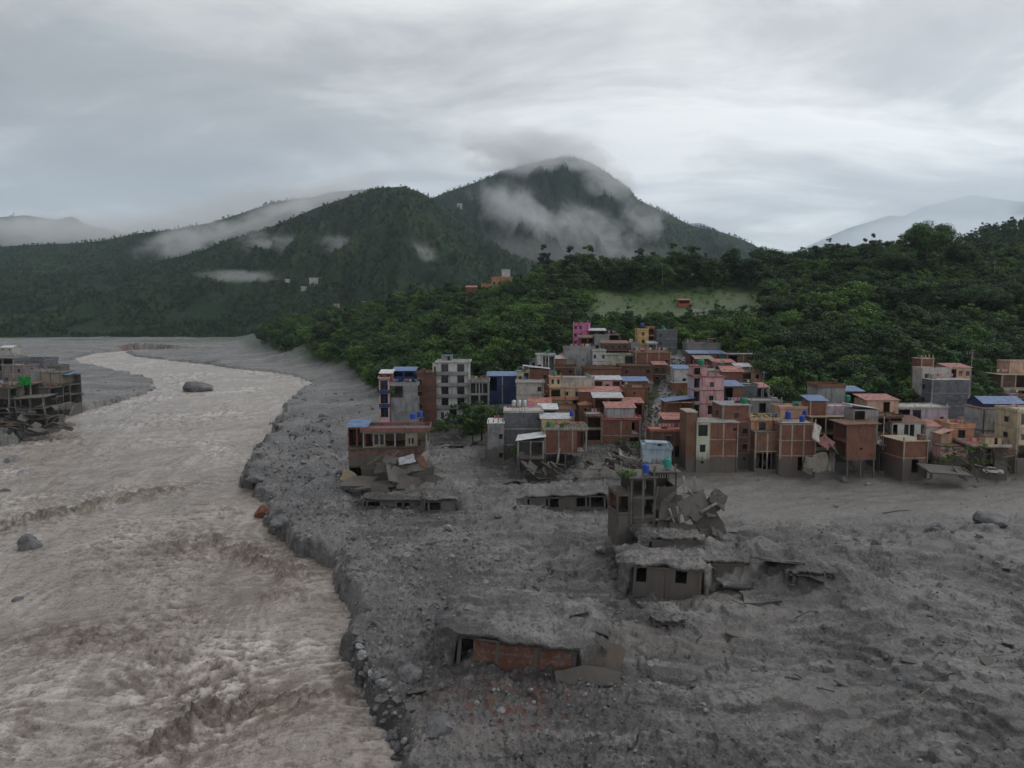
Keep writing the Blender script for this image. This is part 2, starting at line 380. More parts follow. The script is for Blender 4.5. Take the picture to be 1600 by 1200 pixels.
def build_river():
    ys = [36.0]
    while ys[-1] < 1250:
        y = ys[-1]; ys.append(y + min(max(1.6*y*y/45700, 0.17), 6))
    ys = np.array(ys); us = (np.arange(-330, 700, 3.0)-800)/FPX
    U, Y = np.meshgrid(us, ys); X = U*Y
    sd = river_sd(X, Y)
    # flow coordinates: the river runs towards the camera and to the left
    th = R(16) + 0.25*perlin(X*.01, Y*.008, 70); fx = X*np.cos(R(16)) + Y*np.sin(R(16)); fy = -X*np.sin(R(16)) + Y*np.cos(R(16))
    wx = fx + 3*fbm(X*.05, Y*.04, 2, 71); wy = fy + 4*fbm(X*.05+9, Y*.04, 2, 72)
    rough = sstep(-.25, .45, fbm(wx*.035, wy*.018, 3, 73))
    def band(pts, w):
        q = np.array([[*at_z(a, b, WATER).xy] for a, b in pts]); d = seg_dist(X, Y, q, False); return np.exp(-(d/w)**2)
    surge = 1.3*band([(0,832),(60,815),(170,788),(260,770)],1.2*3) + 1.2*band([(300,860),(330,850),(400,880),(450,905)],3) + 1.3*band([(360,1125),(440,1105),(540,1090)],1.8) + 1.2*band([(235,1190),(280,1165),(310,1120)],1.8) + .8*band([(430,935),(525,938)],2.5) + .6*band([(60,1000),(200,1010),(330,1060)],3) + .9*band([(410,560+300),(500,900)],3)
    surge = surge*sstep(-.6, .3, fbm(X*.3, Y*.3, 3, 74))
    w1 = ridged(wx*.10, wy*.28, 4, 75, .55); w2 = fbm(wx*.45, wy*.85, 4, 77, .62); w3 = ridged(wx*.55+.3*w2, wy*1.25, 3, 78, .6)
    amp = 0.30 + .75*rough + .9*np.clip(surge, 0, 1.3)
    z = WATER + 0.15 + amp*(0.22*w1 + 0.30*w2 + 0.13*w3) + 0.42*np.clip(surge, 0, 1)*(.5+w2*.7+w3*.3)
    z = z + .25*ridged(wx*.03, wy*.07, 2, 79)
    calm = sstep(-6, -1, sd); z = lerp(z, WATER + .1*w2, calm*.7)
    crest = w1*.35 + w2*.55 + w3*.35
    pat = sstep(-.2, .45, fbm(wx*.028, wy*.03, 3, 81))
    foam = sstep(.5, 1.15, crest)*(.2 + .8*pat)*(.3+.7*rough)
    strk = ridged(wx*.38, wy*.028, 3, 83, .6); foam = foam + .28*sstep(.75, 1.5, strk)*sstep(-.1, .5, fbm(wx*.05, wy*.04, 2, 84))
    foam = foam + .35*sstep(150, 420, Y)
    wide = band([(-40,840),(60,815),(170,788),(300,760)],9) + band([(280,850),(330,850),(400,880),(460,905)],8) + band([(200,1080),(360,1125),(440,1105),(560,1085)],4.5) + band([(180,1190),(280,1165),(330,1120)],4.5) + .8*band([(0,1010),(160,1000),(300,960)],7)
    silt = np.clip(surge*.75*sstep(-.4, .3, w2) + .8*np.clip(wide, 0, 1)*sstep(-.15, .45, fbm(wx*.35, wy*.6, 4, 86, .65)) + .85*sstep(.05, .55, -w2*.7 - w3*.25 - .15 + .35*rough)*(.25+.75*rough), 0, 1)*(1-.6*sstep(160, 420, Y))  # silt bands, plus shade painted into the wave troughs
    keep = (sd[:-1,:-1] < 9 + Y[:-1,:-1]*.02)
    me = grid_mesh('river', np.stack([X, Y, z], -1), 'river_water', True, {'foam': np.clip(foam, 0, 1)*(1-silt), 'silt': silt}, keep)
    o = link('river', me); tag(o, kind='structure')
build_river()

# ------------------------------------------------------------------ mountains
def m_mountain(name, c1, c2, c3, sc_):
    m, nt, b = newmat(name); p = coords(nt, 'pos')
    n = tnoise(nt, p, 0.0035*sc_, 6, 0.6, 0.3); n2 = tnoise(nt, p, 0.05*sc_, 4, 0.6)
    c = ramp(nt, n, [(0.36, c1), (0.52, c2), (0.7, c3)])
    c = mixc(nt, ramp(nt, n2, [(0.4, 0.0), (0.62, 0.8)]), c, c1)
    nt.links.new(c, b.inputs['Base Color']); b.inputs['Roughness'].default_value = 0.9; b.inputs['Specular IOR Level'].default_value = 0.1
    bump(nt, b, n2, 1.0, 8.0)
m_mountain('forest_floor', (0.012, 0.024, 0.012), (0.022, 0.042, 0.016), (0.045, 0.070, 0.025), 1)
MT = {}
def mountain(name, sil, Yb, Yr, seed, gul=0.14, zb=0.0, curve=1.15, nc=240, nr=90, gl=0.010, back=0.35):
    sx = np.array([s[0] for s in sil], float); sy = np.array([s[1] for s in sil], float)
    px = np.linspace(sx[0], sx[-1], nc); py = np.interp(px, sx, sy)
    zr = np.array([zat(v, Yr) for v in py])
    T = np.linspace(0, 1+back, nr)
    P = np.zeros((nr, nc, 3))
    for i, t in enumerate(T):
        tt = min(t, 1.0)
        Y = Yb + (Yr-Yb)*t
        X = (px-800)/FPX*Y
        if t <= 1: z = zb + (zr-zb)*tt**curve
        else: z = zr*(1-(t-1)*1.5)
        env = math.sin(math.pi*min(max(tt, 0), 1))**0.8 if t <= 1 else 0
        g = fbm(X*gl, np.full_like(X, Y)*gl*.28, 4, seed)*1.0 + .5*ridged(X*gl*2.2, np.full_like(X, Y)*gl*.6, 3, seed+5)-.3
        z = z + env*gul*zr*g
        P[i, :, 0] = X; P[i, :, 1] = Y; P[i, :, 2] = z
    # keep the slope below the sight line to its own ridge so that the skyline stays where it is
    lim = (zr-CAMZ)/Yr
    for i, t in enumerate(T):
        if t < 1:
            mx = CAMZ + (lim - 0.004*(1-t))*P[i, :, 1]; P[i, :, 2] = np.where(P[i, :, 2] > mx, mx + 0.15*(P[i, :, 2]-mx)*(1-t), P[i, :, 2])
    me = grid_mesh(name, P, 'forest_floor'); o = link(name, me); tag(o, kind='structure')
    MT[name] = P
    return o
mountain('near_mountain', [(-420,440),(-200,425),(0,420),(120,425),(200,418),(256,408),(320,392),(360,376),(400,364),(440,350),(500,324),(560,304),(596,292),(620,296),(640,293),(664,302),(690,318),(720,342),(760,374),(800,398),(860,420),(960,440),(1100,450)], 1230, 2250, 101, .15, 2)
mountain('left_mountain', [(-420,380),(-200,392),(0,386),(60,382),(120,380),(168,376),(224,364),(280,358),(336,348),(400,328),(432,316),(472,310),(520,306),(600,310),(700,330),(800,400)], 1900, 2900, 131, .12, 20)
mountain('peak_mountain', [(480,360),(600,335),(680,308),(704,298),(740,286),(776,272),(820,256),(856,248),(892,244),(932,260),(950,273),(980,296),(992,311),(1020,324),(1076,352),(1128,364),(1160,376),(1184,388),(1260,410),(1400,440)], 2300, 3700, 151, .13, 60, 1.05)
mountain('cloud_ridge', [(-420,350),(-200,330),(0,340),(52,336),(100,343),(124,338),(150,352),(240,372),(330,352),(420,330),(520,300),(640,290)], 3300, 4300, 181, .1, 100)
mountain('far_mountain', [(1040,350),(1090,348),(1110,356),(1180,392),(1240,392),(1290,368),(1318,356),(1350,346),(1381,336),(1400,338),(1431,323),(1475,312),(1506,304),(1553,312),(1620,318),(1800,300),(2000,330)], 15000, 18000, 191, .1, 300, 1.15, 240, 90, .0015)
mountain('right_hill', [(1380,420),(1440,405),(1509,374),(1537,364),(1553,360),(1587,357),(1620,352),(1750,338),(2000,340)], 620, 1050, 201, .08, 60, 1.0, 160, 50, .02)

# ------------------------------------------------------------------ plants
def m_leaf(name, c1, c2, c3):
    m, nt, b = newmat(name)
    oi = nd(nt, 'ShaderNodeObjectInfo'); c = ramp(nt, oi.outputs['Random'], [(0.0, c1), (0.5, c2), (1.0, c3)])
    at = nd(nt, 'ShaderNodeAttribute'); at.attribute_name = 'tone'
    v = nd(nt, 'ShaderNodeVectorMath', operation='SCALE'); nt.links.new(c, v.inputs[0]); nt.links.new(at.outputs['Fac'], v.inputs['Scale'])
    nt.links.new(v.outputs[0], b.inputs['Base Color']); b.inputs['Roughness'].default_value = 0.55; b.inputs['Specular IOR Level'].default_value = 0.35
    tr = nd(nt, 'ShaderNodeBsdfTranslucent'); nt.links.new(v.outputs[0], tr.inputs[0])
    mx = nd(nt, 'ShaderNodeMixShader'); mx.inputs[0].default_value = 0.3
    nt.links.new(b.outputs[0], mx.inputs[1]); nt.links.new(tr.outputs[0], mx.inputs[2])
    nt.links.new(mx.outputs[0], nt.nodes['Material Output'].inputs[0])
    return m
m_leaf('leaf_dark', (0.014, 0.034, 0.014), (0.032, 0.074, 0.020), (0.065, 0.125, 0.028))
m_leaf('leaf_mid', (0.035, 0.085, 0.020), (0.070, 0.15, 0.028), (0.115, 0.20, 0.036))
m_leaf('leaf_bright', (0.085, 0.17, 0.03), (0.12, 0.22, 0.038), (0.17, 0.27, 0.05))
m_leaf('leaf_sparse', (0.10, 0.10, 0.06), (0.12, 0.12, 0.08), (0.13, 0.12, 0.07))
def m_plain(name, col, rough=.8, var=.25, sc_=1.5, spec=.3, metal=0, bmp=0):
    m, nt, b = newmat(name); n = tnoise(nt, coords(nt, 'obj'), sc_, 5, .6)
    lo = tuple(c*(1-var) for c in col); hi = tuple(min(1, c*(1+var)) for c in col)
    nt.links.new(ramp(nt, n, [(0.35, lo), (0.65, hi)]), b.inputs['Base Color'])
    b.inputs['Roughness'].default_value = rough; b.inputs['Specular IOR Level'].default_value = spec; b.inputs['Metallic'].default_value = metal
    if bmp: bump(nt, b, n, 1.0, bmp)
    return m
m_plain('bark', (0.075, 0.062, 0.05), .9, .35, 2); m_plain('bark_pale', (0.20, 0.18, 0.16), .9, .3, 2)
m_plain('rock', (0.115, 0.115, 0.12), .7, .45, 1.6, .4, 0, .12); m_plain('rock_pale', (0.22, 0.22, 0.225), .7, .35, 1.4, .4, 0, .12)

class LB:      # collects leaf quads
    def __init__(s): s.v = []; s.f = []; s.t = []
    def leaf(s, c, n, size, rng, asp=1.0, tone=1.0):
        n = n.normalized(); a = n.orthogonal().normalized(); a.rotate(Matrix.Rotation(rng.uniform(0, 6.28), 3, n)); b = n.cross(a)
        k = len(s.v); w = size*.5; h = size*.5*asp
        s.v += [c - a*w, c - b*h*.9 + n*w*.2, c + a*w, c + b*h + n*w*.15]; s.f.append((k, k+1, k+2, k+3)); s.t += [tone]*4
    def mesh(s, name, mat):
        me = bpy.data.meshes.new(name); me.from_pydata(s.v, [], s.f); me.update()
        a = me.attributes.new('tone', 'FLOAT', 'POINT'); a.data.foreach_set('value', np.array(s.t, np.float32)); me.materials.append(MATS[mat]); return me
def tube(V, F, pts, rads, n=6):
    base = len(V); pts = [Vector(p) for p in pts]
    for i, (p, r) in enumerate(zip(pts, rads)):
        d = (pts[min(i+1, len(pts)-1)] - pts[max(i-1, 0)]).normalized(); a = d.orthogonal().normalized(); b = d.cross(a)
        if i and prev.dot(a) < 0: a = -a; b = -b
        prev = a
        for k in range(n):
            t = 2*math.pi*k/n; V.append(p + a*math.cos(t)*r + b*math.sin(t)*r)
    for i in range(len(pts)-1):
        for k in range(n):
            k2 = (k+1) % n; F.append((base+i*n+k, base+i*n+k2, base+(i+1)*n+k2, base+(i+1)*n+k))
    F.append(tuple(base+(len(pts)-1)*n+k for k in range(n)))
def pmesh(name, V, F, mat, smooth=False):
    me = bpy.data.meshes.new(name); me.from_pydata([tuple(v) for v in V], [], F); me.update()
    if smooth: me.polygons.foreach_set('use_smooth', [True]*len(me.polygons))
    me.materials.append(MATS[mat]); return me
def make_tree_meshes(kind, seed, mat):
    rng = random.Random(seed); lb = LB(); V = []; F = []
    if kind == 'round': H, cr, cz, ch, nc, r0 = 11, 4.2, 7.0, 4.0, 30, .28
    elif kind == 'spread': H, cr, cz, ch, nc, r0 = 12, 6.0, 9.2, 2.6, 34, .36
    elif kind == 'tall': H, cr, cz, ch, nc, r0 = 16, 3.6, 10.0, 6.0, 36, .3
    elif kind == 'shrub': H, cr, cz, ch, nc, r0 = 2.6, 1.9, 1.2, 1.2, 12, .08
    elif kind == 'giant': H, cr, cz, ch, nc, r0 = 24, 11.0, 16.5, 6.5, 80, .8
    tips = []
    if kind in ('round', 'spread', 'tall', 'shrub', 'giant'):
        for i in range(nc):
            while True:
                q = Vector((rng.uniform(-1, 1), rng.uniform(-1, 1), rng.uniform(-1, 1)))
                if .3 < q.length < 1: break
            q *= (0.72+.28*q.length)/max(q.length, .55)*rng.uniform(.62, 1.0)
            lop = 1 + .25*math.sin(3*math.atan2(q.y, q.x)+seed)
            c = Vector((q.x*cr*lop, q.y*cr*lop, cz + q.z*ch)); tips.append(c)
            rc = rng.uniform(.22, .40)*cr*(.9 if kind == 'giant' else 1); nl = int((46 if kind == 'shrub' else 62)*(3.4 if kind == 'giant' else 1))
            tone = rng.uniform(.6, 1.45)
            for k in range(nl):
                d = Vector((rng.gauss(0, 1), rng.gauss(0, 1), rng.gauss(0, .8))).normalized()
                p = c + Vector((d.x*rc, d.y*rc, d.z*rc*.62))*rng.uniform(.55, 1.08)
                lb.leaf(p, d + Vector((0, 0, .7)) + Vector((rng.gauss(0,.4), rng.gauss(0,.4), rng.gauss(0,.4))), rng.uniform(.35, .8)*(.45 if kind == 'shrub' else 1), rng, rng.uniform(.6, 1.1), tone*rng.uniform(.8, 1.2))
        lean = Vector((rng.uniform(-.6, .6), rng.uniform(-.6, .6), 0))*(H/12)
        top = Vector((lean.x, lean.y, cz + ch*.4))
        tube(V, F, [(0, 0, -1.2), (0, 0, 0), lean*.4 + Vector((0, 0, cz*.5)), top], [r0*1.4, r0, r0*.75, r0*.25])
        for c in rng.sample(tips, min(len(tips), 12 if kind == 'giant' else 7)):
            s = lean*.45 + Vector((0, 0, min(c.z*.65, cz*rng.uniform(.45, .8))))
            tube(V, F, [s, s.lerp(c, .5) + Vector((0, 0, .25)), c], [r0*.42, r0*.28, r0*.08], 5)
    elif kind == 'pine':
        H = 17
        tube(V, F, [(0, 0, -1), (0, 0, 0), (.2, .1, 9), (.1, .2, H)], [.3, .26, .17, .04])
        for i in range(22):
            z = lerp(5.5, 16.6, (i/21)**.9); L = lerp(3.0, .6, (i/21)**1.3)*rng.uniform(.6, 1.15); a = rng.uniform(0, 6.28)
            for s in range(3):
                a2 = a + s*2.1 + rng.uniform(-.4, .4); e = Vector((math.cos(a2)*L, math.sin(a2)*L, z + rng.uniform(-.3, .6)))
                tube(V, F, [(0, 0, z), e], [.05, .02], 4); tone = rng.uniform(.75, 1.2)
                for k in range(22):
                    p = Vector((0, 0, z)).lerp(e, rng.uniform(.35, 1.1)) + Vector((rng.gauss(0, .35), rng.gauss(0, .35), rng.gauss(0, .22)))
                    lb.leaf(p, Vector((rng.gauss(0, .5), rng.gauss(0, .5), 1)), rng.uniform(.4, .75), rng, .6, tone*rng.uniform(.8, 1.2))
    elif kind == 'banana':
        for s in range(5):
            a0 = rng.uniform(0, 6.28); b = Vector((math.cos(a0)*.9, math.sin(a0)*.9, 0)); h = rng.uniform(2.0, 3.4)
            tube(V, F, [b + Vector((0, 0, -.5)), b + Vector((0, 0, h))], [.16, .11], 6)
            for i in range(9):
                a = i*0.7 + rng.uniform(-.3, .3) + a0; L = rng.uniform(1.7, 2.5); up = rng.uniform(.35, 1.1)
                d = Vector((math.cos(a), math.sin(a), 0)); sdv = Vector((-math.sin(a), math.cos(a), 0)); w = .34; prev = None; tone = rng.uniform(.8, 1.25)
                for t in range(6):
                    u = t/5; p = b + Vector((0, 0, h)) + d*(L*u*.95) + Vector((0, 0, L*(up*u - (up+.35)*u*u))); ww = w*math.sin(math.pi*(u*.88+.08))
                    k = len(lb.v); lb.v += [p - sdv*ww + Vector((0, 0, ww*.35)), p, p + sdv*ww + Vector((0, 0, ww*.35))]; lb.t += [tone]*3
                    if t: lb.f += [(k-3, k-2, k+1, k), (k-2, k-1, k+2, k+1)]
    elif kind == 'palm':
        tube(V, F, [(0, 0, -1), (.1, 0, 3), (.35, .1, 6.5), (.4, .1, 9)], [.26, .2, .17, .15])
        for i in range(22):
            a = i*2.4 + rng.uniform(-.2, .2); L = rng.uniform(2.6, 3.4); up = rng.uniform(-.1, 1.0); d = Vector((math.cos(a), math.sin(a), 0)); sdv = Vector((-math.sin(a), math.cos(a), 0))
            for t in range(1, 15):
                u = t/14; p = Vector((.4, .1, 9)) + d*(L*u*.9) + Vector((0, 0, L*(up*u - (up+.5)*u*u)))
                for sg in (-1, 1):
                    q = p + sdv*sg*.55*(1-u*.6) + Vector((0, 0, -.18)) + d*.25
                    k = len(lb.v); lb.v += [p, p + d*.10, q + d*.05, q]; lb.t += [1.0]*4; lb.f.append((k, k+1, k+2, k+3))
    elif kind == 'bare':
        H = 16; segs = [(Vector((0, 0, 0)), Vector((.2, .1, 6)), .22)]; tube(V, F, [(0, 0, -1), (0, 0, 0), (.2, .1, 6)], [.3, .26, .2])
        def grow(p, d, L, r, lev):
            e = p + d*L; tube(V, F, [p, p.lerp(e, .5) + Vector((rng.gauss(0, .08), rng.gauss(0, .08), .05))*L*.3, e], [r, r*.8, r*.55], 4)
            if lev == 0:
                for k in range(7): lb.leaf(e + Vector((rng.gauss(0, .5), rng.gauss(0, .5), rng.gauss(0, .4))), Vector((rng.gauss(0, 1), rng.gauss(0, 1), 1)), rng.uniform(.2, .4), rng)
                return
            for k in range(3):
                nd_ = (d + Vector((rng.gauss(0, .5), rng.gauss(0, .5), rng.uniform(0, .35)))).normalized(); grow(e, nd_, L*rng.uniform(.6, .8), r*.55, lev-1)
        for k in range(5): grow(Vector((.2*k/5, .1, 3.2+k*.7)), Vector((rng.gauss(0, .45), rng.gauss(0, .45), 1)).normalized(), rng.uniform(2.6, 3.8), .13, 3)
    return pmesh('trunk', V, F, 'bark_pale' if kind == 'bare' else 'bark'), lb.mesh('crown', mat)
TM = {}
for i, (k, mt) in enumerate([('round', 'leaf_dark'), ('round', 'leaf_mid'), ('spread', 'leaf_dark'), ('spread', 'leaf_mid'), ('tall', 'leaf_dark'), ('pine', 'leaf_dark'), ('shrub', 'leaf_mid'), ('shrub', 'leaf_bright'), ('banana', 'leaf_bright'), ('palm', 'leaf_mid'), ('bare', 'leaf_sparse'), ('giant', 'leaf_dark'), ('round', 'leaf_dark')]):
    TM[i] = make_tree_meshes(k, 11+i*7, mt)
TNAME = ['broadleaf_tree', 'broadleaf_tree', 'spreading_tree', 'spreading_tree', 'tall_tree', 'pine_tree', 'shrub', 'shrub', 'banana_plant', 'palm_tree', 'bare_tree', 'giant_tree', 'broadleaf_tree']
CROWN = {}
def tree(kind, x, y, s, label, cat='tree', group=None, z=None, rng=rnd, zs=1.0):
    e = bpy.data.objects.new(TNAME[kind], None); COL.objects.link(e)
    e.location = (x, y, gz(x, y) if z is None else z); e.rotation_euler = (0, 0, rng.uniform(0, 6.28)); e.scale = (s, s, s*zs)
    tag(e, label, cat, group)
    link('trunk' if kind not in (6, 7, 8) else 'stem', TM[kind][0], e); c = link('crown' if kind not in (8, 9) else 'leaves', TM[kind][1], e)
    CROWN.setdefault(kind, c)
    return e

# ---- where the woods are
def scatter_stuff(name, label, P, S, source, seed, cat='foliage', zrot=True, tilt=0.0):
    """one uncountable mass: the points carry copies of a plant that stands in the scene"""
    me = bpy.data.meshes.new(name); me.vertices.add(len(P)); me.vertices.foreach_set('co', np.asarray(P, np.float32).ravel()); me.update()
    a = me.attributes.new('size', 'FLOAT', 'POINT'); a.data.foreach_set('value', np.asarray(S, np.float32))
    o = link(name, me); tag(o, label, cat, kind='stuff')
    ng = bpy.data.node_groups.new(name, 'GeometryNodeTree')
    ng.interface.new_socket('Geometry', in_out='INPUT', socket_type='NodeSocketGeometry'); ng.interface.new_socket('Geometry', in_out='OUTPUT', socket_type='NodeSocketGeometry')
    gi = ng.nodes.new('NodeGroupInput'); go = ng.nodes.new('NodeGroupOutput'); ip = ng.nodes.new('GeometryNodeInstanceOnPoints')
    oi = ng.nodes.new('GeometryNodeObjectInfo'); oi.transform_space = 'ORIGINAL'; oi.inputs['Object'].default_value = source; oi.inputs['As Instance'].default_value = True
    na = ng.nodes.new('GeometryNodeInputNamedAttribute'); na.data_type = 'FLOAT'; na.inputs['Name'].default_value = 'size'
    rv = ng.nodes.new('FunctionNodeRandomValue'); rv.data_type = 'FLOAT_VECTOR'; rv.inputs['Min'].default_value = (-tilt, -tilt, 0); rv.inputs['Max'].default_value = (tilt, tilt, 6.28); rv.inputs['Seed'].default_value = seed
    sv = ng.nodes.new('FunctionNodeRandomValue'); sv.data_type = 'FLOAT_VECTOR'; sv.inputs['Min'].default_value = (.85, .85, .75); sv.inputs['Max'].default_value = (1.2, 1.2, 1.3); sv.inputs['Seed'].default_value = seed+1
    mul = ng.nodes.new('ShaderNodeVectorMath'); mul.operation = 'SCALE'
    L = ng.links.new
    L(sv.outputs[0], mul.inputs[0]); L([q for q in na.outputs if q.enabled][0], mul.inputs['Scale'])
    L(gi.outputs[0], ip.inputs['Points']); L(oi.outputs['Geometry'], ip.inputs['Instance']); L(rv.outputs[0], ip.inputs['Rotation']); L(mul.outputs[0], ip.inputs['Scale']); L(ip.outputs[0], go.inputs[0])
    md = o.modifiers.new('scatter', 'NODES'); md.node_group = ng
    return o
def in_town(px, Y):
    if px < 585: return False
    top = np.interp(px, [585, 640, 700, 740, 800, 850, 900, 1060, 1120, 1195, 1215, 1300, 1430, 1450, 1520, 1535, 1560, 1640], [225, 240, 240, 240, 258, 282, 316, 316, 290, 252, 214, 208, 208, 226, 226, 205, 240, 240])
    return Y < top
def in_meadow(px, Y):
    return 915 < px < 1195 and 372 < Y < 474
def woods():
    rng = random.Random(5); cand = []
    cells = {}
    for k in range(90000):
        px = rng.uniform(405, 1690); Y = rng.uniform(190, 940)
        if in_town(px, Y): continue
        toe = np.interp(px, [405, 430, 500, 560, 590, 640, 740, 760], [760, 715, 560, 430, 330, 240, 240, 195])
        rid = np.interp(px, [405, 500, 640, 735, 830, 900, 1200, 1300, 1700], [920, 890, 740, 660, 600, 545, 540, 560, 560])
        if Y < toe or Y > rid: continue
        if in_meadow(px, Y): continue
        x = (px-800)/FPX*Y; s = rng.uniform(.75, 1.6)
        if Y < 330 and rng.random() < .5: s *= .7
        if px > 1215 and Y > 360: s = min(s, .95)*.9
        if 880 < px < 1200 and 300 < Y < 376: s *= .5
        if 715 < px < 830 and Y > 500: s *= .42
        d = 5.6*s; c = (int(x//11), int(Y//11)); ok = True
        for i in (-1, 0, 1):
            for j in (-1, 0, 1):
                for (a, b, r) in cells.get((c[0]+i, c[1]+j), ()):
                    if (a-x)**2 + (b-Y)**2 < (d*.55+r*.55)**2: ok = False; break
                if not ok: break
            if not ok: break
        if not ok: continue
        cells.setdefault(c, []).append((x, Y, d)); cand.append((x, Y, s, px))
    return cand
CAND = woods()
XY = np.array([(c[0], c[1]) for c in CAND]); ZC = ground(XY[:, 0], XY[:, 1], False)[0]
def vis_score():
    """how much of a tree shows over the ones in front of it"""
    order = np.argsort(XY[:, 1]); hor = np.full(400, 1e9); sc_ = np.zeros(len(CAND))
    for i in order:
        x, Y, s, px = CAND[i]; top = 495 - (ZC[i] + 11*s - CAMZ)/Y*FPX; w = max(1, int(4*s/Y*FPX/4))
        j = int((px-400)/3.3); a, b = max(0, j-w), min(399, j+w+1)
        h = hor[a:b].mean() if b > a else 0
        sc_[i] = max(0, min(h, 495-(ZC[i]-CAMZ)/Y*FPX) - top)*w
        if b > a: hor[a:b] = np.minimum(hor[a:b], top + 3)
    return sc_
VS = vis_score()
PICK = set(np.argsort(-VS)[:296].tolist())
REST = {k: ([], []) for k in (0, 1, 2, 4, 12)}
for i, (x, Y, s, px) in enumerate(CAND):
    r = random.Random(i); ridge = Y > 470 and px > 880
    k = r.choice([0, 1, 1, 2, 3, 4, 12]) if not ridge else r.choice([0, 12, 12, 0, 4, 2])
    if px > 1180 and r.random() < .5: k = r.choice([0, 2, 12])
    sz = s*(1.12 if ridge else 1.0)
    if i in PICK and px > 1215 and Y > 300 and r.random() < .4: k, sz = 11, r.uniform(.5, .8)
    if i in PICK:
        kd = {0: 'rounded dark', 12: 'shaggy dark', 1: 'rounded bright green', 2: 'spreading dark', 3: 'spreading bright green', 4: 'tall narrow', 11: 'massive dark crowned'}[k]
        if px < 560: lab, g = 'at the river end of the wooded spur', 'trees on the river spur'
        elif px < 690: lab, g = ('low' if Y < 420 else 'high') + ' on the wooded spur behind the white block', 'trees on the river spur'
        elif px < 885: lab, g = ('low' if Y < 360 else 'high') + ' on the wooded slope left of the upper houses', 'trees left of the upper town'
        elif ridge and px < 1200: lab, g = 'in the row along the ridge above the green meadow', 'ridge trees above the meadow'
        elif px < 1215: lab, g = ('close' if Y < 340 else 'high up') + ' behind the upper houses below the meadow', 'trees behind the upper houses'
        else: lab, g = ('at the foot of' if Y < 260 else 'halfway up' if Y < 360 else 'near the crest of') + (' the wooded hill behind the front row houses' if px < 1420 else ' the wooded hill above the right edge houses'), 'trees on the right hill'
        lab = kd + ' tree ' + lab
        tree(k, x, Y, sz, lab, 'tree', g, ZC[i], r)
    else:
        k = {3: 1}.get(k, k); REST[k][0].append((x, Y, ZC[i])); REST[k][1].append(sz)
# single trees one can pick out
def tree_px(kind, px, Y, s, label, cat='tree', group=None, zs=1.0):
    x = (px-800)/FPX*Y; return tree(kind, x, Y, s, label, cat, group, None, random.Random(int(px)), zs)
tree_px(11, 1440, 430, 1.32, 'huge spreading tree rising highest on the right hill crest')
tree_px(11, 1388, 410, .85, 'broad dark tree just left below the huge crest tree')
tree_px(11, 1492, 428, .85, 'broad dark tree on the right shoulder of the huge crest tree')
tree_px(10, 1205, 500, 1.15, 'pale nearly bare tree standing against the sky on the ridge')
tree_px(10, 1175, 495, .95, 'thin half bare tree left of the pale bare ridge tree')
tree_px(9, 1592, 262, .95, 'palm with drooping fronds above the right edge houses', 'palm')
tree_px(5, 1270, 470, 1.0, 'pointed conifer on the ridge left of the huge tree'); tree_px(4, 905, 470, .95, 'rounded dark tree on the skyline right of the pylon')
tree_px(4, 875, 480, .9, 'dark narrow tree on the skyline beside the pylon')
tree_px(0, 722, 214, .95, 'dark leafy tree right beside the white five storey block'); tree_px(12, 752, 205, 1.0, 'broad leafy tree between the white block and the slate wall house')
tree_px(0, 772, 200, .85, 'round dark tree touching the slate wall house'); tree_px(4, 791, 207, .45, 'slim dark tree behind the slate wall house')
tree_px(12, 738, 202, .8, 'low dark tree hanging over the mud by the white block')
tree_px(8, 893, 236, 1.25, 'bright green banana clump behind the yellow veranda house', 'banana plant'); tree_px(8, 882, 240, 1.1, 'smaller banana clump left beside the brighter one', 'banana plant')
tree_px(9, 816, 216, .55, 'small palm in front of the white two storey house', 'palm')
tree_px(0, 1166, 228, .55, 'rounded green tree among the upper right brick houses'); tree_px(2, 1215, 226, .75, 'dark tree behind the spiral stair house')
tree_px(8, 1577, 222, 1.1, 'banana clump above the blue roofed house', 'banana plant'); tree_px(12, 1535, 232, .7, 'green tree right of the tall grey wall house')
tree_px(1, 1400, 240, .75, 'green tree left of the tall grey wall house'); tree_px(0, 1345, 238, .8, 'dark tree behind the red roofed house')
tree_px(6, 1505, 228, .9, 'low shrub at the foot of the tall grey wall', 'shrub')
tree_px(7, 1000, 320, .9, 'bright bush behind the yellow tower house', 'shrub')
for k, (P, S) in REST.items():
    if P: scatter_stuff('woodland', 'far and hidden trees filling the wood on the hills', P, S, CROWN[k], k)
# undergrowth on the hills and the meadow
def under():
    rng = random.Random(9); A = [], []; B = [], []
    for k in range(9500):
        px = rng.uniform(405, 1690); Y = rng.uniform(200, 760)
        toe = np.interp(px, [405, 430, 500, 560, 590, 640, 740, 760], [760, 715, 560, 430, 330, 240, 240, 195])
        if Y < toe: continue
        if in_town(px, Y):
            continue
        x = (px-800)/FPX*Y
        if in_meadow(px, Y):
            if Y < 446 and Y > 388 and rng.random() < .86: continue
            (B if rng.random() < .8 else A)[0].append((x, Y)); (B if len(B[0]) > len(B[1]) else A)[1].append(rng.uniform(.25, .75))
        else:
            t = A if rng.random() < .72 else B
            t[0].append((x, Y)); t[1].append(rng.uniform(.7, 1.9))
    for nm, T, k in (('undergrowth', A, 6), ('undergrowth', B, 7)):
        P = np.array(T[0]); z = ground(P[:, 0], P[:, 1], False)[0]
        scatter_stuff(nm, 'low bushes covering the hillside ground', np.column_stack([P, z]), T[1], CROWN[k], 50+k)
under()
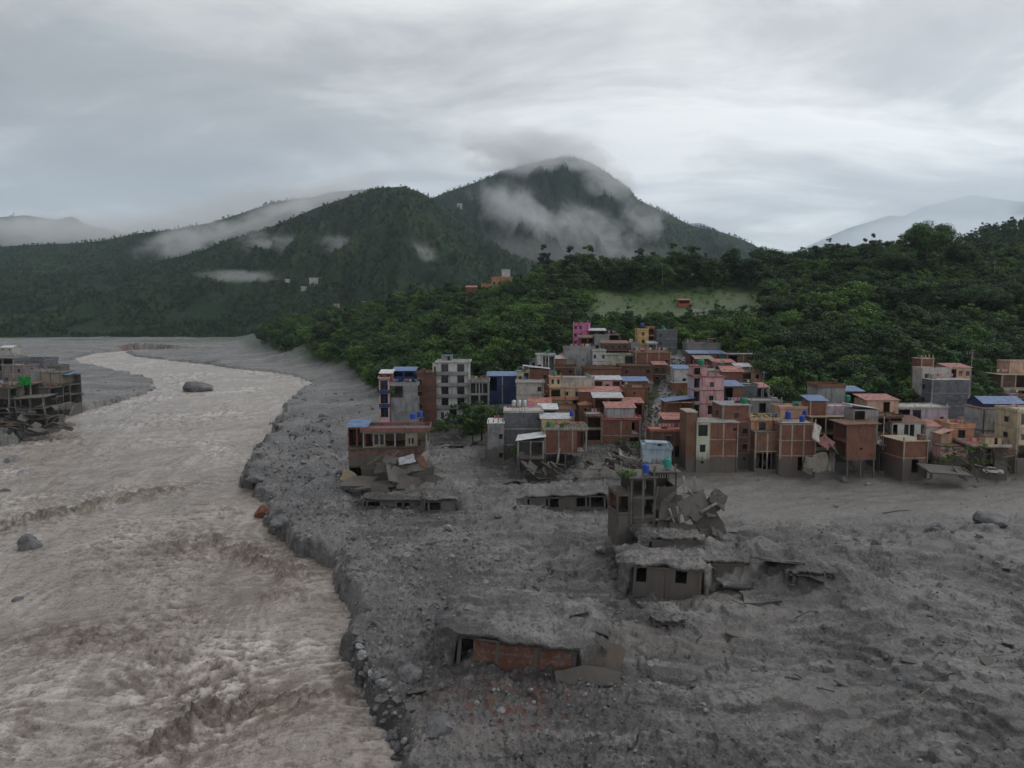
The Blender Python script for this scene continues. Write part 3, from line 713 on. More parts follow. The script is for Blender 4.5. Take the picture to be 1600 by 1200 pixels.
# forest on the mountains
def mount_forest(name, n, smin, smax, label, seed, ks=(5, 4, 0)):
    P = MT[name]; nr, nc = P.shape[:2]; rng = np.random.default_rng(seed)
    ridge = int((nr-1)/1.35)
    fi = rng.uniform(0, ridge+1.5, n); fj = rng.uniform(0, nc-1.01, n); i = np.minimum(fi.astype(int), nr-2); j = fj.astype(int); a = (fi-i)[:, None]; b = (fj-j)[:, None]
    Q = (P[i, j]*(1-b)+P[i, j+1]*b)*(1-a) + (P[i+1, j]*(1-b)+P[i+1, j+1]*b)*a
    dens = fbm(Q[:, 0]*.006, Q[:, 1]*.004, 3, seed)
    ok = (dens > -.38) & (np.abs(Q[:, 0]/Q[:, 1]) < .95); Q = Q[ok]; S = rng.uniform(smin, smax, len(Q)); which = rng.integers(0, len(ks), len(Q))
    for t, k in enumerate(ks):
        q = Q[which == t]; scatter_stuff('mountain_forest', label, q - np.array([0, 0, 1.0]), S[which == t], CROWN[k], seed+t)
mount_forest('near_mountain', 20000, .45, .85, 'dense forest covering the near mountain', 300, (0, 4, 12))
mount_forest('left_mountain', 11000, .5, .95, 'dense forest covering the left mountain', 310, (0, 4, 12))
mount_forest('peak_mountain', 19000, .55, 1.05, 'dense forest covering the highest mountain', 320, (4, 12, 5))
mount_forest('right_hill', 1500, .8, 1.3, 'forest on the hill at the right edge', 330, (0, 4, 12))
mount_forest('cloud_ridge', 3500, .7, 1.3, 'forest on the ridge lost in cloud', 340, (4, 12, 0))

# ------------------------------------------------------------------ stones
def stone_mesh(seed, sub=2, flat=.7, mat='rock'):
    rng = random.Random(seed); bm = bmesh.new(); bmesh.ops.create_icosphere(bm, subdivisions=sub, radius=1)
    cuts = [(Vector((rng.gauss(0, 1), rng.gauss(0, 1), rng.gauss(0, 1))).normalized(), rng.uniform(.55, .85)) for _ in range(9)]
    for v in bm.verts:
        for n, d in cuts:
            e = v.co.dot(n)
            if e > d: v.co -= n*(e-d)*.9
        v.co *= 1 + .05*rng.uniform(-1, 1)
        v.co.z *= flat
    me = bpy.data.meshes.new('stone'); bm.to_mesh(me); me.materials.append(MATS[mat]); return me
STONE = [stone_mesh(i, 2, .75, 'rock' if i % 3 else 'rock_pale') for i in range(6)]
BIG = [stone_mesh(40+i, 3, .8, 'rock') for i in range(3)]
def boulder(px, py, r, label, z=None, me=None, zr=.8, group=None, sx=1.0):
    p = at_z(px, py, -1 if z is None else z); zz = gz(p.x, p.y) if z is None else z
    o = link('boulder', me or BIG[int(px) % 3]); o.location = (p.x, p.y, zz + r*.15); o.scale = (r*sx, r, r*zr*1.7); o.rotation_euler = (0, 0, px*.37)
    return tag(o, label, 'boulder', group)
B0 = boulder(308, 612, 7.0, 'large domed boulder islanded in the middle of the far river', WATER, BIG[0], .62, None, 1.25)
boulder(46, 860, 2.0, 'blue grey boulder standing in the near left river', WATER, BIG[1], 1.0)
boulder(50, 848, 1.1, 'smaller rock touching the boulder in the left river', WATER, STONE[1], 1.0)
boulder(20, 722, 2.2, 'pale rock at the left river edge by the frame', WATER, STONE[3], .7); boulder(36, 742, 1.9, 'flat pale rock in shallow water by the left bank', WATER, STONE[0], .5)
boulder(8, 770, 1.2, 'low dark rock in the river at the left frame edge', WATER, STONE[2], .6); boulder(116, 801, 1.4, 'small dark rock breaking the river surface', WATER, STONE[4], .6)
boulder(130, 690, 1.4, 'dark pair of rocks in the upper left river', WATER, STONE[5], .5, None, 1.6); boulder(28, 942, 1.0, 'tiny dark rock awash in the near left river', WATER, STONE[2], .6)
boulder(400, 746, 2.0, 'smooth mud coated boulder on the right bank edge', None, BIG[2], .5, None, 1.2)
boulder(438, 815, 1.8, 'broken grey boulder at the bank beside the brown rock', None, BIG[0], .65, None, 1.3); boulder(428, 842, 1.5, 'low grey boulder just above the churning water', None, BIG[1], .6)
b = boulder(410, 803, 1.7, 'rust brown boulder on the water line of the right bank', WATER+.6, BIG[2], .8); 
m_plain('rock_brown', (0.17, 0.075, 0.045), .8, .3, 1.2, .3, 0, .1)
bm_ = BIG[2].copy(); bm_.materials[0] = MATS['rock_brown']; b.data = bm_
boulder(1545, 818, 2.2, 'dark jagged rock lump on the far right mud', None, BIG[0], .8, None, 1.5); boulder(1462, 828, 1.6, 'small dark rock lump left of the jagged one', None, BIG[1], .7, None, 1.5)
boulder(645, 738, 1.5, 'round stone below the scarp left of the buried house', None, STONE[0]); boulder(640, 1060, 1.3, 'rounded mud covered boulder near the bottom bank', None, BIG[1], .7, None, 1.3); boulder(690, 1135, 1.3, 'rounded mud covered boulder at the bottom edge', None, BIG[2], .7, None, 1.4)
def shore_rocks():
    rng = random.Random(21); line = [(541,1022),(556,1060),(575,1090),(592,1120),(604,1150),(622,1190)]
    for k in range(95):
        i = rng.randrange(len(line)-1); t = rng.random(); px = lerp(line[i][0], line[i+1][0], t) + abs(rng.gauss(0, 11)) + 3; py = lerp(line[i][1], line[i+1][1], t) + rng.uniform(-4, 4)
        p = at_z(px, py, -3.2); r = rng.choice([.22, .3, .3, .42, .55, .7])*rng.uniform(.8, 1.2)
        o = link('shore_rock', STONE[k % 6]); o.location = (p.x, p.y, max(gz(p.x, p.y), WATER) + r*.2); o.scale = (r*rng.uniform(.8, 1.4), r, r*rng.uniform(.7, 1)); o.rotation_euler = (rng.uniform(-.4, .4), rng.uniform(-.4, .4), rng.uniform(0, 6))
        tag(o, '%s %s rock in the heap along the near water edge' % ('large' if r > .45 else 'small', 'pale grey' if k % 3 == 0 else 'dark'), 'rock', 'rocks heaped along the near water edge')
shore_rocks()
SRC = []
for i in range(6):
    p = [(705,905),(830,870),(690,845),(1180,1010),(1290,985),(1110,1065)][i]; q = at_z(*p, 0)
    o = link('pale_stone' if i % 3 == 0 else 'grey_stone', STONE[i]); o.location = (q.x, q.y, gz(q.x, q.y)+.1); o.scale = (.4, .34, .3)
    tag(o, ['pale stone on the gravel below the scarp foot', 'lone grey stone left of the ruined tower', 'small stone just right of the scarp', 'pale stone right of the dark culvert hole', 'grey stone on the right mud field', 'dark grey stone below the dark culvert hole'][i], 'stone'); SRC.append(o)
def gravel():
    rng = np.random.default_rng(3); n = 150000
    Y = 40*np.exp(rng.uniform(0, 1, n)*math.log(420/40)); px = rng.uniform(-200, 1800, n); X = (px-800)/FPX*Y
    z, k, flat, sd = ground(X, Y)
    clump = fbm(X*.09, Y*.06, 3, 90)
    pr = .16 + .95*(1-sstep(8, 36, sd))*(X > -70) + .35*sstep(.2, .55, clump)
    pr = pr*np.where((Y > 128) & (X > 22) & (Y < 175), .15, 1)
    ok = (rng.uniform(0, 1, n) < pr*.75) & (k > .45) & (flat > .6) & (sd > .2)
    X, Y, z = X[ok], Y[ok], z[ok]; s = .03 + .062*rng.pareto(2.6, len(X)); s = np.minimum(s, .6)*np.clip(Y/75, .75, 2.6); w = rng.integers(0, 6, len(X))
    for i in range(6):
        q = w == i; scatter_stuff('gravel', 'loose stones and gravel strewn over the mud', np.column_stack([X[q], Y[q], z[q]+.1*s[q]]), s[q], SRC[i], 400+i, 'gravel', True, .6)
gravel()

# ------------------------------------------------------------------ building materials
def m_wall(name, col, kind='plaster', mudline=3.2, rough=.85):
    m, nt, b = newmat(name)
    p = coords(nt, 'pos'); n1 = tnoise(nt, p, .35, 5, .6, .3)
    streak = tnoise(nt, coords(nt, 'pos', (1.6, 1.6, .22)), 1.0, 4, .65)
    c1 = tuple(x*.72 for x in col); c2 = tuple(min(1, x*1.15) for x in col)
    c = ramp(nt, n1, [(.35, c1), (.5, col), (.68, c2)])
    if kind == 'brick':
        crs = tnoise(nt, coords(nt, 'pos', (.9, .9, 9)), 1.2, 3, .6)
        c = mixc(nt, ramp(nt, crs, [(.38, .55), (.6, 0.0)]), c, tuple(x*.55 for x in col))
        pt = tnoise(nt, coords(nt, 'pos', (1, 1, 1.5)), 2.4, 3, .6)
        c = mixc(nt, ramp(nt, pt, [(.58, 0.0), (.72, .45)]), c, (0.30, 0.22, 0.18))
    if kind == 'slate':
        c = mixc(nt, ramp(nt, tnoise(nt, coords(nt, 'pos', (1, 1, 1.3)), 1.1, 5, .7, .6), [(.48, 0.0), (.66, .55)]), c, (0.23, 0.235, 0.25))
    c = mixc(nt, ramp(nt, streak, [(.52, 0.0), (.72, .62)]), c, (0.045, 0.043, 0.040))
    # a coat of dried flood mud up to an uneven tide line
    sep = nd(nt, 'ShaderNodeSeparateXYZ'); nt.links.new(nd(nt, 'ShaderNodeNewGeometry').outputs['Position'], sep.inputs[0])
    a = nd(nt, 'ShaderNodeMath', operation='MULTIPLY_ADD'); nt.links.new(tnoise(nt, p, .5, 4, .6), a.inputs[0]); a.inputs[1].default_value = -5.0; nt.links.new(sep.outputs[2], a.inputs[2])
    mf = mapr(nt, a.outputs[0], mudline-2.9, mudline-1.9, .92, 0.0)
    c = mixc(nt, mf, c, mixc(nt, streak, (0.075, 0.068, 0.062), (0.165, 0.152, 0.14)))
    nt.links.new(c, b.inputs['Base Color']); b.inputs['Roughness'].default_value = rough; b.inputs['Specular IOR Level'].default_value = .25
    bump(nt, b, n1, .6, .08)
    return m
WALLS = dict(brick=((.215, .100, .074), 'brick'), brick_dark=((.145, .076, .060), 'brick'), brick_orange=((.28, .13, .075), 'brick'), brick_brown=((.20, .112, .075), 'brick'), slate=((.115, .122, .14), 'slate'), grey=((.25, .255, .265), 'plaster'),
  white=((.50, .50, .50), 'plaster'), offwhite=((.40, .385, .355), 'plaster'), cream=((.50, .42, .29), 'plaster'), yellow=((.56, .40, .17), 'plaster'), orange=((.46, .25, .155), 'plaster'), peach=((.50, .33, .25), 'plaster'),
  pink=((.56, .34, .35), 'plaster'), hotpink=((.58, .19, .37), 'plaster'), lilac=((.46, .38, .45), 'plaster'), palegreen=((.42, .46, .36), 'plaster'), concrete=((.27, .26, .245), 'plaster'), darkconc=((.13, .125, .118), 'plaster'),
  blue=((.035, .055, .14), 'plaster'), panel=((.36, .365, .37), 'plaster'), lightblue=((.30, .38, .44), 'plaster'), mudwall=((.085, .078, .068), 'plaster'), redband=((.36, .10, .085), 'plaster'), maroon=((.22, .10, .095), 'plaster'), wood=((.11, .072, .05), 'plaster'), tan=((.34, .29, .22), 'plaster'))
for k, (c, kd) in WALLS.items(): m_wall(k, c, kd)
m_wall('beige_mud', (.24, .22, .185), 'plaster', 0)
m_plain('glass', (.012, .014, .018), .18, .3, .6, .5); m_plain('frame_dark', (.05, .04, .035), .6); m_plain('frame_white', (.5, .5, .5), .6, .15); m_plain('door_blue', (.03, .06, .20), .6)
m_plain('tin_blue', (.075, .14, .29), .5, .4, .8, .5); m_plain('tin_red', (.30, .115, .095), .6, .5, .8, .5); m_plain('tin_grey', (.33, .35, .37), .4, .35, .8, .5); m_plain('tin_rust', (.15, .08, .055), .7, .35, 1.0); m_plain('tin_white', (.52, .53, .54), .5, .25, .8)
m_plain('tank_green', (.012, .20, .105), .45, .12); m_plain('tank_blue', (.02, .06, .33), .45, .12); m_plain('tank_teal', (.03, .24, .20), .45, .15); m_plain('tank_black', (.015, .015, .017), .45, .1); m_plain('steel', (.55, .56, .57), .3, .2, 1, .5, .8)
m_plain('timber', (.20, .16, .115), .85, .35, 2); m_plain('timber_dark', (.075, .06, .05), .9, .35, 2); m_plain('rail', (.26, .25, .25), .6, .2)
m_plain('tarp_green', (.02, .25, .05), .6, .2); m_plain('car_white', (.62, .62, .63), .3, .05, 1, .5); m_plain('rubber', (.02, .02, .02), .8, .1)

class MB:
    def __init__(s): s.v = []; s.f = []
    def quad(s, a, b, c, d): k = len(s.v); s.v += [a, b, c, d]; s.f.append((k, k+1, k+2, k+3)); return s
    def box(s, x0, x1, y0, y1, z0, z1):
        k = len(s.v); s.v += [(x0,y0,z0),(x1,y0,z0),(x1,y1,z0),(x0,y1,z0),(x0,y0,z1),(x1,y0,z1),(x1,y1,z1),(x0,y1,z1)]
        s.f += [tuple(k+i for i in q) for q in ((0,3,2,1),(4,5,6,7),(0,1,5,4),(1,2,6,5),(2,3,7,6),(3,0,4,7))]; return s
    def bar(s, a, b, w, h=None):
        a, b = Vector(a), Vector(b); h = h or w; d = (b-a).normalized(); u = Vector((0, 0, 1)) if abs(d.z) < .9 else Vector((1, 0, 0)); r = d.cross(u).normalized()*w/2; t = r.normalized().cross(d)*h/2; k = len(s.v)
        s.v += [tuple(p + q) for p in (a, b) for q in (-r-t, r-t, r+t, -r+t)]
        s.f += [tuple(k+i for i in q) for q in ((0,1,2,3),(7,6,5,4),(0,4,5,1),(1,5,6,2),(2,6,7,3),(3,7,4,0))]; return s
    def cyl(s, x, y, z0, z1, r0, r1=None, n=12):
        r1 = r0 if r1 is None else r1; k = len(s.v)
        for z, r in ((z0, r0), (z1, r1)): s.v += [(x+r*math.cos(6.28318*i/n), y+r*math.sin(6.28318*i/n), z) for i in range(n)]
        s.f += [(k+i, k+(i+1) % n, k+n+(i+1) % n, k+n+i) for i in range(n)] + [tuple(k+i for i in range(n))[::-1], tuple(k+n+i for i in range(n))]; return s
    def obj(s, name, mat, parent=None, smooth=False): return link(name, pmesh(name, s.v, s.f, mat, smooth), parent)
def facade(mb, W, z0, z1, ops, place, dep=.22):
    """a wall from u=0..W and z0..z1 with real holes; place(u, d, z) puts it in the building"""
    us = sorted({0, W, *[o[0] for o in ops], *[o[1] for o in ops]}); zs = sorted({z0, z1, *[o[2] for o in ops], *[o[3] for o in ops]})
    for i in range(len(us)-1):
        for j in range(len(zs)-1):
            um, zm = (us[i]+us[i+1])/2, (zs[j]+zs[j+1])/2
            if any(o[0] < um < o[1] and o[2] < zm < o[3] for o in ops): continue
            mb.quad(place(us[i], 0, zs[j]), place(us[i+1], 0, zs[j]), place(us[i+1], 0, zs[j+1]), place(us[i], 0, zs[j+1]))
    for (a, b, c, d, *_) in ops:
        for (u0, w0), (u1, w1) in (((a, c), (b, c)), ((b, c), (b, d)), ((b, d), (a, d)), ((a, d), (a, c))):
            mb.quad(place(u0, 0, w0), place(u0, dep, w0), place(u1, dep, w1), place(u1, 0, w1))
def window(root, op, place, kind, fmat):
    a, b, c, d = op[:4]; e = .06; fr = MB()
    for (u0, u1, w0, w1) in ((a, b, c, c+e), (a, b, d-e, d), (a, a+e, c+e, d-e), (b-e, b, c+e, d-e), ((a+b)/2-e/2, (a+b)/2+e/2, c+e, d-e)):
        P = [place(u, q, w) for q in (.10, .16) for (u, w) in ((u0, w0), (u1, w0), (u1, w1), (u0, w1))]
        k = len(fr.v); fr.v += P; fr.f += [tuple(k+i for i in q) for q in ((0,1,2,3),(7,6,5,4),(0,4,5,1),(1,5,6,2),(2,6,7,3),(3,7,4,0))]
    w = fr.obj('window' if kind == 'w' else 'door', fmat, root)
    if kind == 'w' and (b-a) > .6:
        sh = MB(); k = 0
        P = [place(u, q, z) for q in (-.38, -.002) for (u, z) in ((a-.15, d+.08), (b+.15, d+.08), (b+.15, d+.16), (a-.15, d+.16))]; sh.v += P; sh.f += [(0,1,2,3),(7,6,5,4),(0,4,5,1),(1,5,6,2),(2,6,7,3),(3,7,4,0)]; sh.obj('sunshade', 'concrete', w)
    g = MB().quad(place(a, .14, c), place(b, .14, c), place(b, .14, d), place(a, .14, d))
    g.obj('pane' if kind == 'w' else 'leaf', 'glass' if kind == 'w' else fmat, w)
HP = []
def house(label, px0, px1, pyt, pyb, D, dep, mat, n=2, front=None, side=None, yaw=0, slab='concrete', oh=.3, frame=None, roof='flat', rmat=None, parapet=0, fmat='frame_dark', stilt=0, bal=None, pmat=None, cat='house', name='house', group=None, ww=1.1, wh=1.25, tilt=0, hut=None, deep=4.0, stubs=0, roll=0, balmat='rail', band=None):
    if front is None and mat in ('brick', 'brick_brown', 'brick_orange', 'grey', 'offwhite', 'brick_dark') and 160 < D < 330 and (px1-px0) > 18 and name == 'house': front = random.Random(int(px0)).choice(['.w.', 'w..', '..w', '.s.', 'w.w'])
    pm = (px0+px1)/2; base = at_y(pm, pyb, D); top = at_y(pm, pyt, D).z; w = (px1-px0)/FPX*D; h = top-base.z
    root = bpy.data.objects.new(name, None); COL.objects.link(root); root.location = base; root.rotation_euler = (R(tilt), R(roll), R(yaw)); tag(root, label, cat, group)
    HP.append((base.x + dep/2*math.sin(-R(yaw)), base.y + dep/2, w/2+.8, dep/2+.8))
    x0, x1 = -w/2, w/2; zb = stilt if stilt else -deep; fh = (h-stilt)/n
    PF = lambda u, d, z: (x0+u, d, z); PR = lambda u, d, z: (x1-d, u, z); PL = lambda u, d, z: (x0+d, dep-u, z); PB = lambda u, d, z: (x1-u, dep-d, z)
    mb = MB()
    def ops_for(spec, W):
        out = []
        if not spec: return out
        for fl in range(n):
            s = spec[min(fl, len(spec)-1)] if isinstance(spec, (list, tuple)) else spec
            m = len(s)
            for i, ch in enumerate(s):
                if ch in ' .': continue
                cw = W/m; c = cw*(i+.5); z = stilt + fl*fh; hw = min(ww/2, cw*.4); k = ch
                if ch == 'o': hw = cw*.42; a, b = z+.35, z+fh-.35
                elif ch == 'O': hw = cw*.46; a, b = z+.12, z+fh-.3
                elif ch == 'd': hw = min(.5, cw*.4); a, b = z+.12, z+min(2.15, fh-.35)
                elif ch == 's': hw = .3; a, b = z+fh*.55, z+fh*.55+.5
                elif ch == 'W': hw = min(1.1, cw*.44); a, b = z+min(.8, fh*.25), z+fh-.45; k = 'w'
                else: a = z+min(.9, fh*.3); b = min(a+wh, z+fh-.35)
                out.append((c-hw, c+hw, a, b, k))
        return out
    fo, so = ops_for(front, w), ops_for(side, dep)
    facade(mb, w, zb, h, fo, PF); facade(mb, dep, zb, h, so, PR); facade(mb, dep, zb, h, so, PL); facade(mb, w, zb, h, [], PB)
    mb.quad((x0, 0, h), (x1, 0, h), (x1, dep, h), (x0, dep, h))
    if stilt: mb.quad((x0, 0, zb), (x0, dep, zb), (x1, dep, zb), (x1, 0, zb))
    mb.obj('wall', mat, root)
    for ops, P in ((fo, PF), (so, PR if pm < 800 else PL)):
        for op in ops:
            if op[4] in 'wd': window(root, op, P, op[4], fmat if op[4] == 'w' else ('door_blue' if fmat == 'frame_white' else fmat))
    for fl in range(0 if stilt else 1, n):     # storey slabs
        z = stilt + fl*fh; q = .07
        b0 = (1.0 if (bal and fl in bal) else 0)
        MB().box(x0-q, x1+q, -q-b0, dep+q, z-.12, z+.10).obj('floor_slab', band or slab, root)
        if b0:
            r = MB(); r.box(x0+.02, x1-.02, -1.02, -.96, z+.10, z+.85)
            r.box(x0-.05, x0+.01, -.99, -.1, z+.10, z+.85); r.box(x1-.01, x1+.05, -.99, -.1, z+.10, z+.85); r.obj('railing', balmat, root)
    if frame:
        k = max(2, int(frame)); 
        for i in range(k):
            x = lerp(x0+.15, x1-.15, i/(k-1)); MB().box(x-.17, x+.17, -.045, .12, zb, h-.01).obj('column', slab, root)
    if stilt:
        for i in range(3):
            for y in (.3, dep-.3):
                x = lerp(x0+.3, x1-.3, i/2); MB().box(x-.17, x+.17, y-.17, y+.17, -deep, zb-.121).obj('column', slab, root)
    zt = h
    if roof == 'flat':
        MB().box(x0-oh, x1+oh, -oh, dep+oh, h+.004, h+.20).obj('roof_slab', rmat or slab, root); zt = h+.20
        if parapet:
            t = .13; q = MB(); a, b, c, d = x0-oh+.03, x1+oh-.03, -oh+.03, dep+oh-.03
            q.box(a, b, c, c+t, zt+.002, zt+parapet); q.box(a, b, d-t, d, zt+.002, zt+parapet); q.box(a, a+t, c+t, d-t, zt+.002, zt+parapet); q.box(b-t, b, c+t, d-t, zt+.002, zt+parapet); q.obj('parapet', pmat or mat, root)
    elif roof in ('shed', 'shedl', 'shedr'):
        mbx = MB(); k = max(6, int(w/.5)); o = .45; lift = .9
        for i in range(k):
            u0, u1 = lerp(x0-o, x1+o, i/k), lerp(x0-o, x1+o, (i+1)/k); um = (u0+u1)/2; dz = lambda x: (0 if roof == 'shed' else (x-x0)/w*lift if roof == 'shedr' else (x1-x)/w*lift)
            za, zb_ = h+.12, h+.12 + (lift if roof == 'shed' else 0)
            for (p, q, s0, s1) in ((u0, um, 0, .05), (um, u1, .05, 0)):
                mbx.quad((p, -o, za+dz(p)+s0), (q, -o, za+dz(q)+s1), (q, dep+o, zb_+dz(q)+s1), (p, dep+o, zb_+dz(p)+s0))
        rr = mbx.obj('roof', rmat or 'tin_grey', root)
        sm_ = rr.modifiers.new('thick', 'SOLIDIFY'); sm_.thickness = .03
        zt = h + .6
    elif roof == 'gable':
        o = .4; rh = min(1.6, dep*.28); q = MB(); ym = dep/2
        for sgn in (0, 1):
            ya, yb = (-o, ym) if sgn == 0 else (dep+o, ym); k = max(6, int(w/.5))
            for i in range(k):
                u0, u1 = lerp(x0-o, x1+o, i/k), lerp(x0-o, x1+o, (i+1)/k); um = (u0+u1)/2
                for (p, r_, s0, s1) in ((u0, um, 0, .05), (um, u1, .05, 0)): q.quad((p, ya, h+.02+s0), (r_, ya, h+.02+s1), (r_, yb, h+rh+s1), (p, yb, h+rh+s0))
        rr = q.obj('roof', rmat or 'tin_grey', root); s_ = rr.modifiers.new('thick', 'SOLIDIFY'); s_.thickness = .03
        g = MB(); g.f += [(0, 1, 2), (3, 5, 4)]; g.v += [(x0, 0, h), (x0, dep, h), (x0, ym, h+rh-.1), (x1, 0, h), (x1, dep, h), (x1, ym, h+rh-.1)]; g.obj('gable', mat, root)
    elif roof == 'hip':
        o = .45; rh = min(2.2, w*.25); g = MB(); g.v = [(x0-o, -o, h), (x1+o, -o, h), (x1+o, dep+o, h), (x0-o, dep+o, h), (0, dep/2, h+rh)]; g.f = [(0,1,4),(1,2,4),(2,3,4),(3,0,4)]; g.obj('roof', rmat or 'tin_red', root)
    if hut:
        hx, hw, hh, hm, hr = hut; y0, y1 = dep*.25, dep*.25+min(3, dep*.6); c = lerp(x0, x1, hx)
        q = MB(); P = lambda u, d, z: (c-hw/2+u, y0+d, z); facade(q, hw, zt, zt+hh, [(hw*.55, hw*.55+.7, zt+.1, zt+min(1.9, hh-.2))], P); facade(q, y1-y0, zt, zt+hh, [], lambda u, d, z: (c+hw/2-d, y0+u, z)); facade(q, y1-y0, zt, zt+hh, [], lambda u, d, z: (c-hw/2+d, y1-u, z)); facade(q, hw, zt, zt+hh, [], lambda u, d, z: (c+hw/2-u, y1-d, z))
        q.obj('stair_hut', hm, root); MB().box(c-hw/2-.25, c+hw/2+.25, y0-.3, y1+.25, zt+hh+.003, zt+hh+.14).obj('hut_roof', hr, root)
    ra = random.Random(int(px0*7+pyt*3))
    if roof == 'flat' and D < 330 and w > 3 and dep > 3:
        if not stubs and ra.random() < .5: stubs = ra.choice([2, 3, 4])
        if not hut and parapet < .6 and ra.random() < .4:
            bx = lerp(x0+1, x1-1, ra.random()); by = lerp(.8, dep-1.2, ra.random()); MB().box(bx-.7, bx+.7, by-.5, by+.5, zt+.003, zt+ra.uniform(.5, 1.3)).obj('roof_box', ra.choice(['brick_brown', 'concrete', 'offwhite', 'tin_rust']), root)
        if ra.random() < .4:
            q = MB(); ya = dep*.4; q.bar((x0+.4, ya, zt+.002), (x0+.4, ya, zt+1.5), .06); q.bar((x1-.4, ya, zt+.002), (x1-.4, ya, zt+1.5), .06); q.bar((x0+.4, ya, zt+1.4), (x1-.4, ya, zt+1.4), .03); ln = q.obj('washing_line', 'rail', root)
            for i in range(int((w-1)/.8)):
                if ra.random() < .6:
                    xx = x0+.7+i*.8; MB().box(xx, xx+.6, ya-.02, ya+.02, zt+.6, zt+1.385).obj('cloth', ra.choice(['offwhite', 'redband', 'tin_blue', 'cream', 'grey', 'hotpink']), ln)
    if not stilt and n > 1 and w > 4 and D < 330 and ra.random() < .6:
        xp = x1-.35 if ra.random() < .5 else x0+.35; MB().cyl(xp, -.13, -deep, h-.05, .06, None, 6).obj('drainpipe', ra.choice(['rail', 'frame_dark', 'offwhite']), root)
    for i in range(stubs):
        x = lerp(x0+.2, x1-.2, i/max(1, stubs-1)); MB().box(x-.13, x+.13, .15, .41, zt+.002, zt+.8+.5*((i*7) % 3)/2).obj('column_stub', slab, root)
    return root
TK = {}
def tank(px, py, D, col, label, r=.55, h=1.45, stand=0):
    p = at_y(px, py, D); root = bpy.data.objects.new('water_tank', None); COL.objects.link(root); root.location = p; tag(root, label, 'water tank', 'rooftop water tanks')
    key = (col, round(r, 2), round(h, 2))
    if key not in TK:
        V = []; F = []; n = 14; prof = [(0, r), (.08*h, r)]
        for i in range(1, 5): prof += [(h*(.08+.15*i)-.03, r), (h*(.08+.15*i), r*1.05), (h*(.08+.15*i)+.03, r)]
        prof += [(h*.82, r*.98), (h*.92, r*.75), (h*.97, r*.38)]
        for z, q in prof: V += [(q*math.cos(6.28318*i/n), q*math.sin(6.28318*i/n), z) for i in range(n)]
        for j in range(len(prof)-1): F += [(j*n+i, j*n+(i+1) % n, (j+1)*n+(i+1) % n, (j+1)*n+i) for i in range(n)]
        F += [tuple(range(n))[::-1], tuple((len(prof)-1)*n+i for i in range(n))]
        lid = MB().cyl(0, 0, h*.955, h*1.03, r*.34, r*.3)
        TK[key] = (pmesh('barrel', V, F, col), pmesh('lid', lid.v, lid.f, 'tank_black' if col != 'steel' else 'steel'))
    root.rotation_euler = (0, 0, px*.7)
    link('barrel', TK[key][0], root); link('lid', TK[key][1], root)
    if stand:
        s = MB(); [s.bar((x, y, -stand), (x, y, -.02), .07) for x in (-r*.7, r*.7) for y in (-r*.7, r*.7)]; s.box(-r, r, -r, r, -.08, -.005); s.obj('stand', 'rail', root)
    return root

